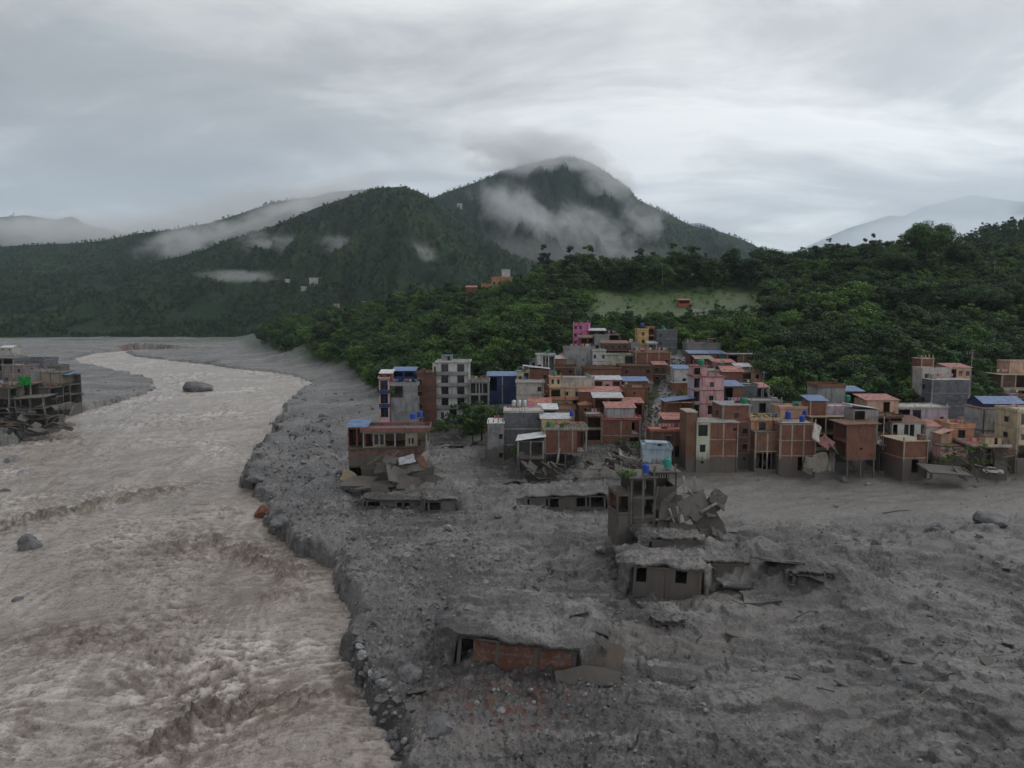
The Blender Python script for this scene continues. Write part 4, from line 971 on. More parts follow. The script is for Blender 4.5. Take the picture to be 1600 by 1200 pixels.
# ------------------------------------------------------------------ the town, from the mud edge upwards
def town_left():
    # white five storey block
    house('white five storey block with stacked balconies at the mud edge', 683, 733, 567, 655, 226, 9, 'white', 5, ['dW.', 'WW', 'WW', 'WW', 'WW'], ['w', 'w'], 0, 'grey', .4, None, 'flat', 'concrete', .5, 'frame_dark', bal={1, 2, 3, 4}, balmat='grey', hut=(.3, 3.2, 1.9, 'grey', 'tin_blue'), name='apartment_block', cat='apartment block', band='grey')
    house('narrow white stair tower forming the left edge of the white block', 676.5, 684, 569, 658, 225.4, 6, 'offwhite', 5, 'w', None, 0, 'maroon', .12, None, 'flat', 'concrete', 0, ww=.6, wh=1.9, name='stair_tower', cat='tower', band='redband')
    house('dark brick wall block pressed against the white block', 652, 681, 584, 662, 224, 11, 'brick_dark', 4, None, None, 0, 'wood', .25, None, 'flat', 'wood', .3)
    house('grey block house with torn open upper floor beside the gravel', 609, 653, 602, 663, 219, 10, 'grey', 3, ['.', '.', 'O.'], ['w', 'w', 'o'], 0, 'concrete', .1, None, 'flat', 'tin_grey', .7, stubs=3)
    house('narrow pink and blue painted front facing the river', 593, 609, 592, 656, 218, 7, 'pink', 3, 'W', 'W', 9, 'blue', .3, None, 'flat', 'tin_red', .3, 'door_blue', bal={1, 2}, balmat='blue')
    house('blue tin rooftop shelter on the brick block', 614, 648, 580, 590, 227, 5, 'blue', 1, 'oo', None, 0, 'concrete', .1, None, 'shed', 'tin_blue', deep=2.2, name='roof_shelter', cat='shelter')
    house('small white roofed hut on the roof of the river front house', 594, 612, 584, 594, 222, 4, 'maroon', 1, 'o', None, 0, 'concrete', .1, None, 'shed', 'tin_white', deep=2, name='roof_hut', cat='hut')
    house('grey annex with laundry terraces right of the white block', 734, 764, 597, 635, 221, 7, 'grey', 2, ['oo', 'ooo'], None, 0, 'concrete', .2, 3, 'flat', None, .6)
    # slate walled house
    house('house with dark slate blue side wall at the mud edge', 787, 849, 645, 720, 184, 10, 'slate', 3, ['....', '....', '...s'], ['w'], 0, 'offwhite', .15, None, 'flat', 'offwhite', .25, pmat='offwhite')
    house('pale annex with thin roof left of the slate wall', 762, 787.5, 662, 721, 181.5, 9, 'grey', 2, None, None, 0, 'concrete', .2, 2, 'flat', 'tin_white', 0)
    for i in range(3): tank(803+i*8.5, 642-8, 186, 'steel', ['left', 'middle', 'right'][i] + ' one of three steel tanks on the slate wall house', .55, 1.5, 1.3)
    # brick box standing on columns over the washed out ground
    house('brick house perched on bare columns over washed out ground', 850, 917, 672, 738, 172, 8, 'brick', 1, '...o', 'o', 0, 'concrete', .35, 4, 'flat', 'concrete', .45, stilt=4.6, pmat='concrete', deep=3)
    house('open concrete skeleton wing with tin roof left of the perched house', 808, 850, 689, 742, 169, 8, 'darkconc', 2, ['OO', 'OO'], 'O', -4, 'concrete', .3, 3, 'shedr', 'tin_white', deep=3)
    for i, (x, s) in enumerate([(856,.34),(864,.4),(872,.32),(880,.42),(889,.36),(897,.4),(905,.3),(911,.36)]):
        tree(7 if i % 2 else 6, at_y(x, 660, 172.5+i % 3).x, 172.6+(i % 3)*1.5, s*1.25, 'potted shrub in the roof garden of the perched brick house', 'shrub', 'roof garden shrubs on the perched house', at_y(x, 669, 173).z)
    tank(857, 666, 175, 'tank_green', 'green tank in the roof garden of the perched house', .5, 1.3); tank(878, 668, 174, 'tank_black', 'black tank in the roof garden of the perched house', .5, 1.1); tank(893, 650, 180, 'tank_blue', 'blue tank raised above the roof garden', .5, 1.5, 1.5)
    house('low ochre sheds behind the roof garden', 846, 890, 655, 680, 180, 4, 'yellow', 1, 'ww', None, 0, 'concrete', .2, None, 'shed', 'tin_grey')
    house('grey clad house with red railing by the street foot', 939, 1001, 656, 705, 187, 9, 'brick', 2, ['..W', '...o'], ['w', 'o'], 0, 'concrete', .3, 3, 'flat', 'tin_red', .35, pmat='redband')
    house('grey panelled top storey on the red railed house', 948, 992, 638, 653, 189, 6, 'panel', 1, '....', None, 0, 'rail', .1, 5, 'shed', 'tin_red', deep=1.2, name='roof_storey', cat='roof storey')
    house('small brown block between roof garden and grey clad house', 916, 940, 650, 690, 186, 6, 'brick_brown', 2, 'o', None, 0, 'concrete', .2, None, 'flat', None, .3)
    house('yellow veranda house with white parapet wall', 859, 927, 606, 641, 210, 9, 'cream', 2, ['wdoW', 'OwdO'], ['w'], 0, 'orange', .35, 4, 'flat', 'orange', 0, 'frame_white', bal={1}, balmat='orange', ww=1.3)
    house('white and grey long parapet storey on the veranda house', 877, 929, 591, 604, 212, 6, 'offwhite', 1, None, None, 0, 'concrete', .1, None, 'flat', 'concrete', deep=1, name='roof_storey', cat='roof storey')
    house('cream stair room at the left end of the veranda house roof', 859, 877, 590, 604, 211, 5, 'cream', 1, 'ww', None, 0, 'orange', .2, None, 'flat', 'orange', deep=1, ww=.7, name='stair_room', cat='stair room')
    house('brick house under a long red tin roof', 906, 976, 613, 642, 205, 7, 'brick', 1, 'w.o.', None, 0, 'tin_grey', .2, None, 'shed', 'tin_red')
    house('small cottage with pyramid roof before the veranda house', 906, 926, 633, 650, 199, 5, 'brick_brown', 1, 'w', None, 0, 'concrete', .1, None, 'hip', 'brick_orange')
    house('plain orange brick house on the left side of the street', 975, 1007, 607, 645, 204, 8, 'brick_orange', 2, None, ['w', 'w'], 0, 'wood', .2, None, 'flat', 'wood', .2)
    house('brick house with lower red tin awning by the street', 972, 1004, 630, 655, 196, 5, 'maroon', 1, 'oo', None, 0, 'concrete', .2, None, 'shed', 'tin_red')
    house('brick workshop under a grey tin roof', 928, 972, 622, 650, 197, 5, 'brick', 1, 'oo', None, 0, 'concrete', .2, None, 'shed', 'tin_grey')
    house('low shed with bright white roof', 843, 870, 640, 655, 194, 5, 'grey', 1, 'o', None, 0, 'concrete', .2, None, 'shed', 'tin_white')
    house('maroon roofed cottage behind the steel tanks', 826, 860, 632, 650, 203, 6, 'offwhite', 1, 'ww', None, 0, 'concrete', .2, None, 'gable', 'tin_red')
    tank(952, 631, 200, 'tank_blue', 'blue tank on the grey tin workshop', .6, 1.4); tank(867, 588, 214, 'tank_green', 'green tank on the cream stair room', .55, 1.5)
    house('white two storey house with brown windows', 807, 850, 599, 634, 213, 8, 'offwhite', 2, ['..w', '..w'], ['w'], 0, 'concrete', .3, None, 'flat', 'concrete', .35)
    house('blue walled shed with bright blue roof', 762, 808, 588, 612, 229, 7, 'blue', 1, 'ow.', None, 0, 'concrete', .2, 3, 'shed', 'tin_blue')
    house('small yellow hut with green roof beside the blue shed', 808, 827, 581, 599, 226, 5, 'cream', 1, 'wo', None, 0, 'concrete', .2, None, 'flat', 'tank_teal', 0)
    house('orange brick shed under a slanted grey roof', 819, 858, 577, 596, 232, 6, 'brick', 1, None, None, 0, 'wood', .2, None, 'shedl', 'tin_grey')
    house('small white house with columned porch and flat roof', 838, 867, 555, 580, 250, 6, 'white', 1, 'woo', ['w'], 0, 'concrete', .3, 3, 'flat', None, .3)
    tank(856, 553, 251, 'tank_green', 'green tank on the columned white porch house', .6, 1.4)
    house('orange walled cottage right of the porch house', 867, 884, 561, 580, 251, 5, 'brick_orange', 1, None, None, 0, 'concrete', .2, None, 'shed', 'tin_grey')
    house('tall grey block house with bare side wall', 882, 928, 545, 596, 252, 8, 'grey', 4, ['...s', '..s.', '..s.', '...'], ['w', 'w', 'w', 'w'], 0, 'concrete', .15, None, 'flat', 'concrete', .5, stubs=3)
    house('white bay fronted house joined to the tall grey block', 926, 946, 549, 580, 250, 7, 'white', 2, ['w.w', 'w.w'], None, 0, 'concrete', .25, None, 'flat', None, .4, ww=.9)
    tank(916, 593, 235, 'tank_green', 'tall green tank on the long brick house', .65, 2.2)
    house('long brick house with open roof terrace', 913, 970, 577, 600, 238, 8, 'brick', 1, '..w.', None, 0, 'maroon', .3, 3, 'flat', 'wood', .6, pmat='brick_brown')
    house('dark brick house at the bend of the street', 970, 1021, 573, 602, 239, 9, 'brick_dark', 2, ['..', 'w.w'], ['w', 'w'], 0, 'wood', .4, 3, 'flat', 'wood', .3)
    house('brown house with blue sheet on its roof by the street', 975, 1012, 596, 616, 222, 6, 'brick_brown', 1, 'ww', None, 0, 'concrete', .2, None, 'shed', 'tin_blue')
    house('small pale house with tin roof below the long brick house', 928, 970, 594, 612, 221, 5, 'pink', 1, 'owo', None, 0, 'concrete', .2, None, 'shed', 'tin_grey')
    house('dark timber galleried house in the upper town', 942, 982, 537, 558, 268, 7, 'wood', 2, ['oooo', 'wwww'], None, 0, 'maroon', .4, 5, 'shed', 'tin_rust', bal={1}, balmat='timber_dark')
    house('pale green house below the timber galleries', 945, 990, 555, 580, 256, 6, 'palegreen', 1, 'w.o', None, 0, 'concrete', .3, None, 'flat', None, .3)
    house('brick house with pale cornice in the upper town', 992, 1048, 551, 592, 252, 9, 'brick', 2, ['...w', '...w'], ['w', 'w'], 0, 'tan', .35, 4, 'flat', 'tan', .3, pmat='brick')
    house('small red house left of the yellow tower house', 980, 993, 536, 556, 288, 6, 'redband', 2, 'w', None, 0, 'concrete', .2, None, 'flat', None, .2)
    house('grey little house between red house and yellow tower', 986, 998, 537, 553, 284, 5, 'grey', 1, 'w', None, 0, 'concrete', .2, None, 'flat', None, .2)
    house('bright pink tall house against the dark wood', 895, 919, 506, 541, 302, 8, 'hotpink', 3, ['w..', 'ww.', 'ww.'], ['w'], -12, 'hotpink', .12, None, 'flat', 'hotpink', .2, band='hotpink')
    house('brown stepped house under the pink house', 906, 930, 528, 550, 285, 6, 'brick_brown', 2, 'oo', None, 0, 'wood', .5, None, 'shed', 'tin_rust', bal={1}, balmat='timber_dark')
    house('pale grey rendered house right of the stepped brown house', 929, 952, 525, 548, 282, 6, 'grey', 1, None, None, 0, 'concrete', .2, None, 'flat', None, .3)
    house('low brick house at the wood edge above the grey house', 949, 968, 523, 545, 288, 6, 'brick', 1, 'o', None, 0, 'concrete', .2, None, 'flat', None, .2)
    house('small brown cottage at the wood edge right of the pink house', 920, 946, 517, 535, 300, 5, 'brick_brown', 1, 'oo', None, 0, 'concrete', .2, None, 'shed', 'tin_grey')
    house('yellow tower house with orange trim in the upper town', 996, 1013, 516, 551, 296, 7, 'yellow', 3, 'w', ['w', 'w', 'w'], 0, 'orange', .15, None, 'flat', 'orange', .4)
    house('orange balconied wing of the yellow tower house', 1012, 1022, 512, 549, 298, 6, 'orange', 3, 'o', None, 0, 'cream', .2, None, 'flat', 'redband', .3)
    house('white hut at the foot of the yellow tower house', 1012, 1026, 537, 552, 290, 4, 'white', 1, 'o', None, 0, 'concrete', .2, None, 'shed', 'tin_grey')
    house('tall dark grey house at the top of the street', 1026, 1058, 516, 556, 293, 8, 'slate', 3, ['..', 'w..', 'w..'], ['w'], 0, 'grey', .12, None, 'flat', 'grey', .2)
    tank(1036, 514, 294, 'tank_green', 'green tank on the tall dark grey house', .6, 1.3); tank(1003, 511, 297, 'tank_blue', 'blue tank on the yellow tower house', .7, 1.5)
def town_right():
    house('grey and brick house at the upper end of the street', 1073, 1126, 538, 562, 286, 8, 'grey', 1, '..w.', ['w'], 0, 'concrete', .2, 4, 'flat', None, .5, hut=(.8, 2.6, 1.8, 'brick', 'concrete'))
    house('brick house with blue sheet roofs in the upper right town', 1078, 1134, 553, 578, 268, 7, 'brick', 1, 'ow.o', None, 0, 'concrete', .2, None, 'shed', 'tin_blue')
    tank(1126, 560, 264, 'tank_teal', 'teal tank on the blue sheeted house', .55, 2.0)
    house('grey open roofed house with blue tarp at the tree line', 1136, 1186, 554, 580, 256, 7, 'brick_brown', 1, 'o.o', None, 0, 'concrete', .35, 3, 'flat', 'grey', 0, stubs=4)
    house('low house with salmon red tin roof', 1116, 1148, 567, 585, 248, 6, 'brick_dark', 1, 'oo', None, 0, 'concrete', .2, None, 'shed', 'tin_red')
    house('brown shed at the tree line right of the tarp house', 1178, 1196, 565, 585, 246, 5, 'brick_orange', 1, None, None, 0, 'concrete', .2, None, 'flat', None, .1)
    house('white house with blue tin edge above the brown wall', 1054, 1084, 577, 602, 232, 6, 'white', 1, '.ww', None, 0, 'concrete', .2, None, 'shed', 'tin_blue', deep=1)
    house('blank orange brown wall house below the white house', 1051, 1086, 599, 626, 226, 7, 'brick_orange', 1, None, None, 0, 'wood', .15, None, 'flat', 'concrete', 0)
    house('pink four storey house with maroon slab edges', 1092, 1130, 589, 652, 193, 9, 'pink', 3, ['.W.', '.w.', '.w.'], ['w', 'w', 'w'], 0, 'maroon', .5, None, 'flat', 'maroon', .0, 'door_blue', band='maroon')
    house('balcony stack on the left of the pink house', 1083, 1093, 589, 652, 192, 7, 'lilac', 3, 'O', None, 0, 'maroon', .4, None, 'flat', 'maroon', 0, bal={1, 2}, band='maroon', name='balcony_bay', cat='balcony bay')
    house('pink top storey set back on the pink house', 1084, 1105, 573, 586, 194, 6, 'pink', 1, 'O.', None, 0, 'maroon', .5, None, 'flat', 'maroon', deep=1, name='roof_storey', cat='roof storey')
    tank(1096, 571, 196, 'tank_green', 'big green tank on the pink house top', .75, 1.7)
    house('weathered storey behind the pink house with two dark windows', 1104, 1130, 580, 600, 224, 6, 'offwhite', 1, 'ww', None, 0, 'concrete', .3, None, 'flat', None, .3)
    house('brick gable house behind the pink house', 1128, 1160, 581, 606, 222, 7, 'brick', 1, None, None, 0, 'concrete', .2, None, 'gable', 'tin_red')
    house('brick house with rooftop blue awning right of the pink house', 1130, 1160, 604, 655, 200, 8, 'brick_brown', 2, ['..', 'o.'], None, 0, 'wood', .3, None, 'shed', 'tin_blue')
    house('grey block house with dark doorways', 1158, 1182, 603, 655, 204, 7, 'slate', 2, ['.', '..'], None, 0, 'grey', .15, None, 'flat', 'grey', .4)
    house('narrow grey frame house with open floors and red awning', 1178, 1200, 606, 655, 207, 6, 'darkconc', 3, ['oo', 'oo', 'oo'], None, 0, 'grey', .3, 3, 'shed', 'tin_red')
    house('low grey yard wall house below the spiral stair', 1172, 1222, 628, 660, 194, 6, 'grey', 1, '.o..', None, 0, 'concrete', .15, 3, 'flat', None, .2)
    house('blue tin porch house at the street corner', 1040, 1084, 628, 660, 191, 7, 'orange', 1, 'OO', 'o', 0, 'wood', .2, 3, 'shedr', 'tin_blue')
    house('brick shop with red awning on the street', 1038, 1073, 656, 690, 181, 6, 'brick_brown', 2, ['o.', 'w.'], None, 0, 'concrete', .2, None, 'shed', 'tin_red')
    house('low shop with red railing at the foot of the street', 1016, 1072, 674, 715, 175, 6, 'brick_dark', 2, ['OoO', '.w.'], None, 0, 'maroon', .25, 4, 'flat', 'tin_red', .3, pmat='redband')
    house('half buried house with pale blue roof at the street foot', 1003, 1048, 702, 733, 163, 7, 'lightblue', 1, '.', None, -6, 'maroon', .2, None, 'flat', 'lightblue', .55, pmat='lightblue', hut=(.5, 4.6, .9, 'lightblue', 'lightblue'), tilt=0, roll=2)
    tank(1084, 645, 182, 'tank_green', 'dark green tank beside the pink house', .5, 1.0)
    # front row
    house('brick house with pale green stair bay at the mud edge', 1106, 1152, 661, 738, 168, 8, 'brick', 3, ['...', '.s.', '...s'], None, 0, 'tan', .3, 3, 'flat', 'concrete', 0)
    house('pale green stair bay with stacked windows', 1087, 1107, 661, 738, 167.6, 7, 'palegreen', 3, ['s', 'w', 'W'], None, 0, 'palegreen', .1, None, 'flat', 'concrete', 0, ww=1.3, wh=1.7, name='stair_bay', cat='stair bay', band='palegreen')
    house('narrow blank brown tower left of the pale green bay', 1071, 1088, 645, 737, 168, 7, 'brick_brown', 4, None, None, 0, 'tan', .1, None, 'flat', 'tan', 0, name='brick_tower', cat='tower', band='brick_brown')
    house('tall brick house with white corner column behind the mud edge', 1126, 1170, 634, 732, 173, 9, 'brick', 4, ['..s', '..w', '..w', '.w.'], ['w', 'w', 'w', 'w'], 0, 'grey', .3, 2, 'flat', 'grey', .0)
    tank(1163, 632, 176, 'tank_green', 'green tank on the tall brick house corner', .7, 1.7)
    house('orange house with roof garden and torn lower wall', 1171, 1219, 657, 733, 172, 8, 'orange', 3, ['owo', '...', '.W.w'], None, 0, 'tan', .3, None, 'flat', 'peach', .5, pmat='peach')
    house('mud coated brick lean to before the orange house', 1178, 1218, 676, 734, 169, 3, 'brick_brown', 2, ['oOO', '...'], None, 0, 'tan', .15, 3, 'flat', 'darkconc', 0)
    for i, (x, s) in enumerate([(1174, .4), (1181, .5), (1189, .4), (1197, .5), (1206, .45), (1214, .4)]):
        tree(7 if i % 2 == 0 else 6, at_y(x, 650, 175).x, 174+(i % 3), s*1.1, 'potted shrub on the orange house roof', 'shrub', 'shrubs on the orange house roof', at_y(x, 654, 175).z)
    tank(1208, 653, 176, 'tank_blue', 'blue tank among the orange house plants', .6, 1.2)
    house('brick wall panels in a pale concrete frame at the mud edge', 1216, 1274, 664, 736, 167.5, 8, 'brick', 3, ['.O', '...', '...'], ['w', 'w', 'w'], 0, 'tan', .12, 4, 'flat', 'concrete', .25, pmat='brick')
    tank(1231, 654, 174, 'tank_blue', 'tall blue tank left on the framed brick house', .65, 1.9); tank(1253, 659, 169, 'tank_blue', 'round blue tank at the front of the framed brick house', .6, 1.6)
    house('peach terrace wall house behind the framed brick house', 1218, 1262, 639, 668, 181, 6, 'peach', 1, 'd.w', None, 0, 'tan', .2, None, 'flat', 'peach', .5)
    tank(1243, 637, 186, 'tank_green', 'green domed tank behind the peach terrace', .75, 1.6); tank(1257, 648, 178, 'tank_blue', 'small blue tank on the peach terrace', .5, 1.2)
    house('brick house with open galleries behind the torn corner', 1264, 1334, 652, 728, 178, 8, 'brick_brown', 3, ['oo.', 'oO.', 'OOw'], ['w', 'w', 'w'], 0, 'tan', .4, 4, 'flat', 'tan', .0, bal={1}, balmat='concrete')
    house('brick roof room under a deep blue sheet', 1265, 1292, 627, 648, 180, 5, 'brick', 1, None, None, 0, 'tan', .2, 2, 'shed', 'tin_blue', deep=.8, name='roof_room', cat='roof room')
    house('roof terrace wall painted pale violet', 1291, 1331, 637, 649, 181, 5, 'lilac', 1, None, None, 0, 'lilac', .1, None, 'flat', 'lilac', .3, deep=.8, name='roof_terrace', cat='terrace')
    house('grey plastered house with brick top behind the violet terrace', 1276, 1319, 606, 650, 194, 7, 'grey', 2, ['..', '..'], None, 0, 'concrete', .2, 2, 'flat', 'brick_brown', .8, pmat='brick_brown')
    house('shelter with blue roof right of the grey plastered house', 1319, 1348, 612, 650, 196, 6, 'brick_dark', 2, ['.', 'o'], None, 0, 'concrete', .2, None, 'shed', 'tin_blue')
    tank(1324, 627, 190, 'tank_green', 'green tank between grey house and blue shelter', .7, 1.7)
    house('tilting brick tower undermined above a dark hollow', 1322, 1368, 663, 738, 166, 7, 'brick', 2, None, ['o', 'o'], 0, 'brick_brown', .9, 2, 'flat', 'tin_rust', 0, stilt=3.0, tilt=0, roll=-1.5, deep=3)
    house('ruined stair room and parapet behind the tilting tower', 1333, 1372, 640, 666, 172, 5, 'concrete', 1, 'o.', None, 0, 'concrete', .2, None, 'shedl', 'tin_grey')
    house('peach house with salmon tin roof', 1353, 1403, 626, 660, 187, 7, 'peach', 1, 'wwo.', None, 0, 'tin_red', .3, None, 'shed', 'tin_red')
    house('brown wall house below the salmon roof', 1368, 1408, 652, 700, 179, 6, 'brick_brown', 2, ['..', 'OO'], None, 0, 'wood', .25, None, 'flat', 'wood', .3)
    house('low grey mud filled house with a dark mouth', 1373, 1410, 696, 736, 170, 7, 'darkconc', 1, 'OO', None, 0, 'concrete', .25, None, 'flat', 'concrete', 0)
    house('half sunk brick and concrete house with a round hole', 1408, 1450, 690, 741, 164, 8, 'brick', 2, ['.o.', '...'], ['.', '.'], 7, 'tan', .35, 2, 'flat', 'tan', 0)
    house('white house with broken out front wall', 1393, 1446, 661, 695, 178, 7, 'white', 1, 'o.oo.o', None, 0, 'white', .2, None, 'shed', 'tin_rust')
    house('small white annex with maroon roof', 1446, 1478, 667, 693, 177, 6, 'white', 1, '..w', None, 0, 'white', .2, None, 'shed', 'tin_red')
    house('lilac house with veranda and dark picture window', 1402, 1481, 638, 664, 187, 8, 'lilac', 1, 'OW.d', None, 0, 'white', .3, None, 'flat', 'offwhite', .25, ww=1.8, pmat='offwhite')
    house('orange corner house with blue door', 1483, 1519, 669, 708, 174, 8, 'orange', 1, '.Wd', ['w'], -6, 'orange', .2, None, 'flat', 'peach', .9, 'frame_dark', pmat='orange')
    house('slanted orange stair wall left of the orange corner house', 1470, 1486, 678, 710, 173, 5, 'peach', 1, None, None, 0, 'orange', .2, None, 'shedr', 'peach')
    house('low pink yard wall under the orange corner house', 1468, 1512, 698, 722, 169, 3, 'pink', 1, None, None, 0, 'wood', .15, None, 'flat', 'wood', 0)
    house('tall house with bare slate blue end wall on the hill', 1453, 1513, 594, 655, 205, 8, 'slate', 3, None, ['w'], 0, 'grey', .15, 2, 'flat', 'offwhite', .0)
    house('peach upper house with red tin roof on the slate end wall', 1484, 1517, 575, 592, 211, 6, 'peach', 1, 'oww', None, 0, 'concrete', .3, None, 'shed', 'tin_red', deep=1)
    house('brick stair room at the left of the slate end wall house', 1438, 1458, 561, 592, 216, 5, 'brick', 1, None, None, 0, 'tan', .2, 2, 'flat', None, .0)
    house('stone terrace wall between brick stair room and red roof', 1440, 1486, 578, 596, 210, 5, 'offwhite', 1, None, None, 0, 'pink', .1, None, 'flat', 'pink', .5)
    house('small white hut with one window on the slope', 1511, 1533, 558, 574, 250, 5, 'white', 1, '..w', None, -8, 'grey', .15, None, 'flat', 'grey', 0, name='hut', cat='hut')
    house('grey panelled house under a blue gabled roof', 1533, 1588, 640, 706, 182, 8, 'panel', 2, None, None, 0, 'wood', .2, 3, 'flat', 'tin_red', .25, pmat='tan')
    house('blue gabled roof shelter on the grey panelled house', 1537, 1600, 631, 637, 185, 7, 'blue', 1, None, None, 0, 'wood', .2, None, 'gable', 'tin_blue', deep=1.2, name='roof_shelter', cat='shelter')
    house('cream house with brown windows cut by the right frame edge', 1586, 1660, 644, 718, 170, 8, 'cream', 3, ['o.o', 'w.w', 'W.W'], ['w'], 0, 'offwhite', .25, None, 'flat', 'offwhite', .5, ww=1.6)
    house('terrace house with red cornice above the stranded car', 1519, 1572, 699, 735, 165, 8, 'mudwall', 1, 'oo.', ['o'], -8, 'redband', .5, None, 'flat', 'redband', .55, pmat='offwhite', hut=(.7, 3.4, 1.9, 'cream', 'wood'))
    house('veranda house with pale slabs on the right hillside', 1562, 1650, 586, 632, 224, 8, 'wood', 2, ['ooOO', 'woOO'], None, 0, 'tan', .5, 5, 'flat', 'tan', 0, bal={1}, balmat='tan', fmat='frame_dark')
    house('peach top storey of the right hillside veranda house', 1577, 1650, 566, 582, 227, 6, 'peach', 1, '.W.o', None, 0, 'tan', .2, None, 'flat', None, .3, deep=1, name='roof_storey', cat='roof storey')
    house('tiny pink hut half hidden in the trees', 1308, 1332, 551, 563, 285, 4, 'pink', 1, 'o.', None, 0, 'concrete', .2, None, 'shed', 'tin_white', name='hut', cat='hut')
def hill_top():
    house('orange hilltop building above the wood', 768, 800, 434, 458, 600, 12, 'orange', 2, 'wwww', None, 0, 'orange', .3, None, 'flat', 'orange', .6, ww=1.8, wh=1.8)
    house('white top block on the orange hilltop building', 784, 797, 422, 434, 603, 7, 'white', 1, '..', None, 0, 'white', .2, None, 'flat', 'white', .4, deep=1, name='roof_storey', cat='roof storey')
    house('low orange wing left of the hilltop building', 752, 768, 444, 460, 600, 9, 'orange', 1, 'ww', None, 0, 'orange', .3, None, 'flat', 'tin_red', .4)
    house('small red roofed house far left on the hilltop', 728, 745, 449, 460, 598, 8, 'brick', 1, 'w', None, 0, 'concrete', .3, None, 'gable', 'tin_red')
    house('brown brick house right below the hilltop building', 794, 815, 445, 460, 590, 9, 'brick_brown', 1, 'w.w', None, 0, 'concrete', .3, None, 'flat', None, .4)
    for i, (a, b, t, q, D, m, lb) in enumerate([(483, 496, 434, 440, 1650, 'white', 'white farmhouse high on the near mountain slope'), (497, 505, 433, 439, 1660, 'offwhite', 'second pale farmhouse right of the white one'), (445, 452, 436, 440, 1650, 'white', 'lone small white farmhouse on the mountain slope'), (470, 478, 447, 452, 1600, 'offwhite', 'pale farmhouse below the white farm pair'),
            (579, 594, 438, 442, 1500, 'tan', 'long tan shed on the mountain foot'), (558, 572, 471, 482, 860, 'white', 'white house with verandas on the spur crest'), (520, 528, 475, 480, 860, 'tan', 'small tan house left on the spur crest'), (714, 722, 318, 322, 3200, 'white', 'tiny white house on the peak shoulder')]):
        house(lb, a, b, t, q, D, 8, m, 1 if q-t < 8 else 2, 'w.w', None, 0, 'concrete', .4, None, 'flat', 'tin_white', 0, deep=12, ww=1.6)
def left_bank():
    house('grey windowless block in the left bank ruins', 24, 70, 563, 606, 300, 10, 'slate', 3, ['w.w', '.w.', 'w..'], ['w'], 0, 'grey', .2, None, 'flat', 'grey', .6, stubs=5)
    house('drab pinkish house at the back of the left bank', 6, 40, 572, 612, 282, 9, 'drab', 3, ['oo', 'w.w', '.w'], ['w'], 0, 'concrete', .2, 3, 'flat', None, .3, stubs=3)
    house('white house with jagged broken top on the left bank', 49, 66, 581, 612, 263, 8, 'grey', 2, ['o', '..'], ['o'], 0, 'concrete', .1, None, 'flat', None, .4, stubs=3)
    house('tan painted house on open mud filled storeys', 65, 97, 583, 632, 262, 9, 'drabtan', 3, ['OO', 'OO', '.s.'], ['O', 'O', '.'], 0, 'darkconc', .3, 3, 'flat', None, .2, stubs=4)
    house('narrow ruined bay with blue roof at the river end', 97, 111, 586, 632, 263, 7, 'darkconc', 3, 'O', 'O', 0, 'darkconc', .3, 2, 'shed', 'tin_blue')
    house('ruined house with dull red cornice on the left bank', 16, 49, 600, 640, 250, 8, 'drabtan', 2, ['OO', 'o.O'], ['O'], 3, 'concrete', .3, 3, 'flat', 'maroon', .3, roll=1, stubs=3)
    house('collapsed lower ruin of dark open floors on the left bank', 30, 74, 622, 672, 243, 8, 'mudwall', 3, ['OO', 'OO', 'OO'], 'O', 6, 'darkconc', .5, 3, 'flat', 'darkconc', 0, roll=-3, tilt=2)
    house('dark flooded ruin at the left frame edge', -40, 18, 606, 668, 245, 9, 'mudwall', 4, ['OOO', 'OOO', 'O.O', 'oo.'], 'O', -3, 'darkconc', .5, 4, 'flat', 'darkconc', .2, roll=2)
    house('far white roofed house at the left edge of the valley', 0, 20, 543, 549, 620, 12, 'offwhite', 1, 'ww', None, 0, 'concrete', .4, None, 'gable', 'tin_white')
    house('low grey ruin behind the left bank houses', -30, 22, 560, 580, 320, 9, 'darkconc', 2, 'ooo', None, 0, 'concrete', .4, 3, 'flat', None, .2, stubs=4)
    house('mud filled concrete skeleton between the left bank ruins', 44, 80, 606, 650, 254, 7, 'darkconc', 3, ['OO', 'OO', 'O.'], 'O', -4, 'darkconc', .4, 3, 'flat', 'mudwall', 0, roll=2, stubs=3)
    house('small grey hut behind the tan house on the left bank', 74, 96, 572, 600, 290, 6, 'darkconc', 2, 'w.', None, 0, 'concrete', .2, None, 'flat', None, .3, stubs=2)
    c = root_at('rubble_heap', at_y(40, 650, 240), 'slabs and beams heaped before the left bank ruins', 'rubble'); rg = random.Random(17)
    for i in range(30):
        x, y = rg.uniform(-20, 110), rg.uniform(632, 672); D = 243-(y-640)*.3; piece(c, 'slab', x, y, D, rg.uniform(2, 6), rg.uniform(1.5, 4), .3, (rg.uniform(0, 40), rg.uniform(-25, 25), rg.uniform(0, 180)), rg.choice(['mudwall', 'darkconc', 'darkconc', 'timber_dark']), 700+i)
    for i in range(26):
        x, y = rg.uniform(-20, 112), rg.uniform(618, 668); L = rg.uniform(6, 18); a = rg.uniform(-1.2, 1.2); D = 243-(y-640)*.3; beam(x, y, D, x+L*math.cos(a), y+L*math.sin(a), D, .3, 'beam', None, rg.choice(['timber_dark', 'darkconc', 'concrete']), None, None, c)
    p = at_y(40, 602, 249); q = MB(); n = 8
    for i in range(n):
        for j in range(n):
            f = lambda a, b: (p.x-2.3+4.4*a/n, p.y - .3*b/n - .25*math.sin(a*1.3)*math.sin(b*.9), p.z + 3.0*b/n + .12*math.sin(a*2.1))
            q.quad(f(i, j), f(i+1, j), f(i+1, j+1), f(i, j+1))
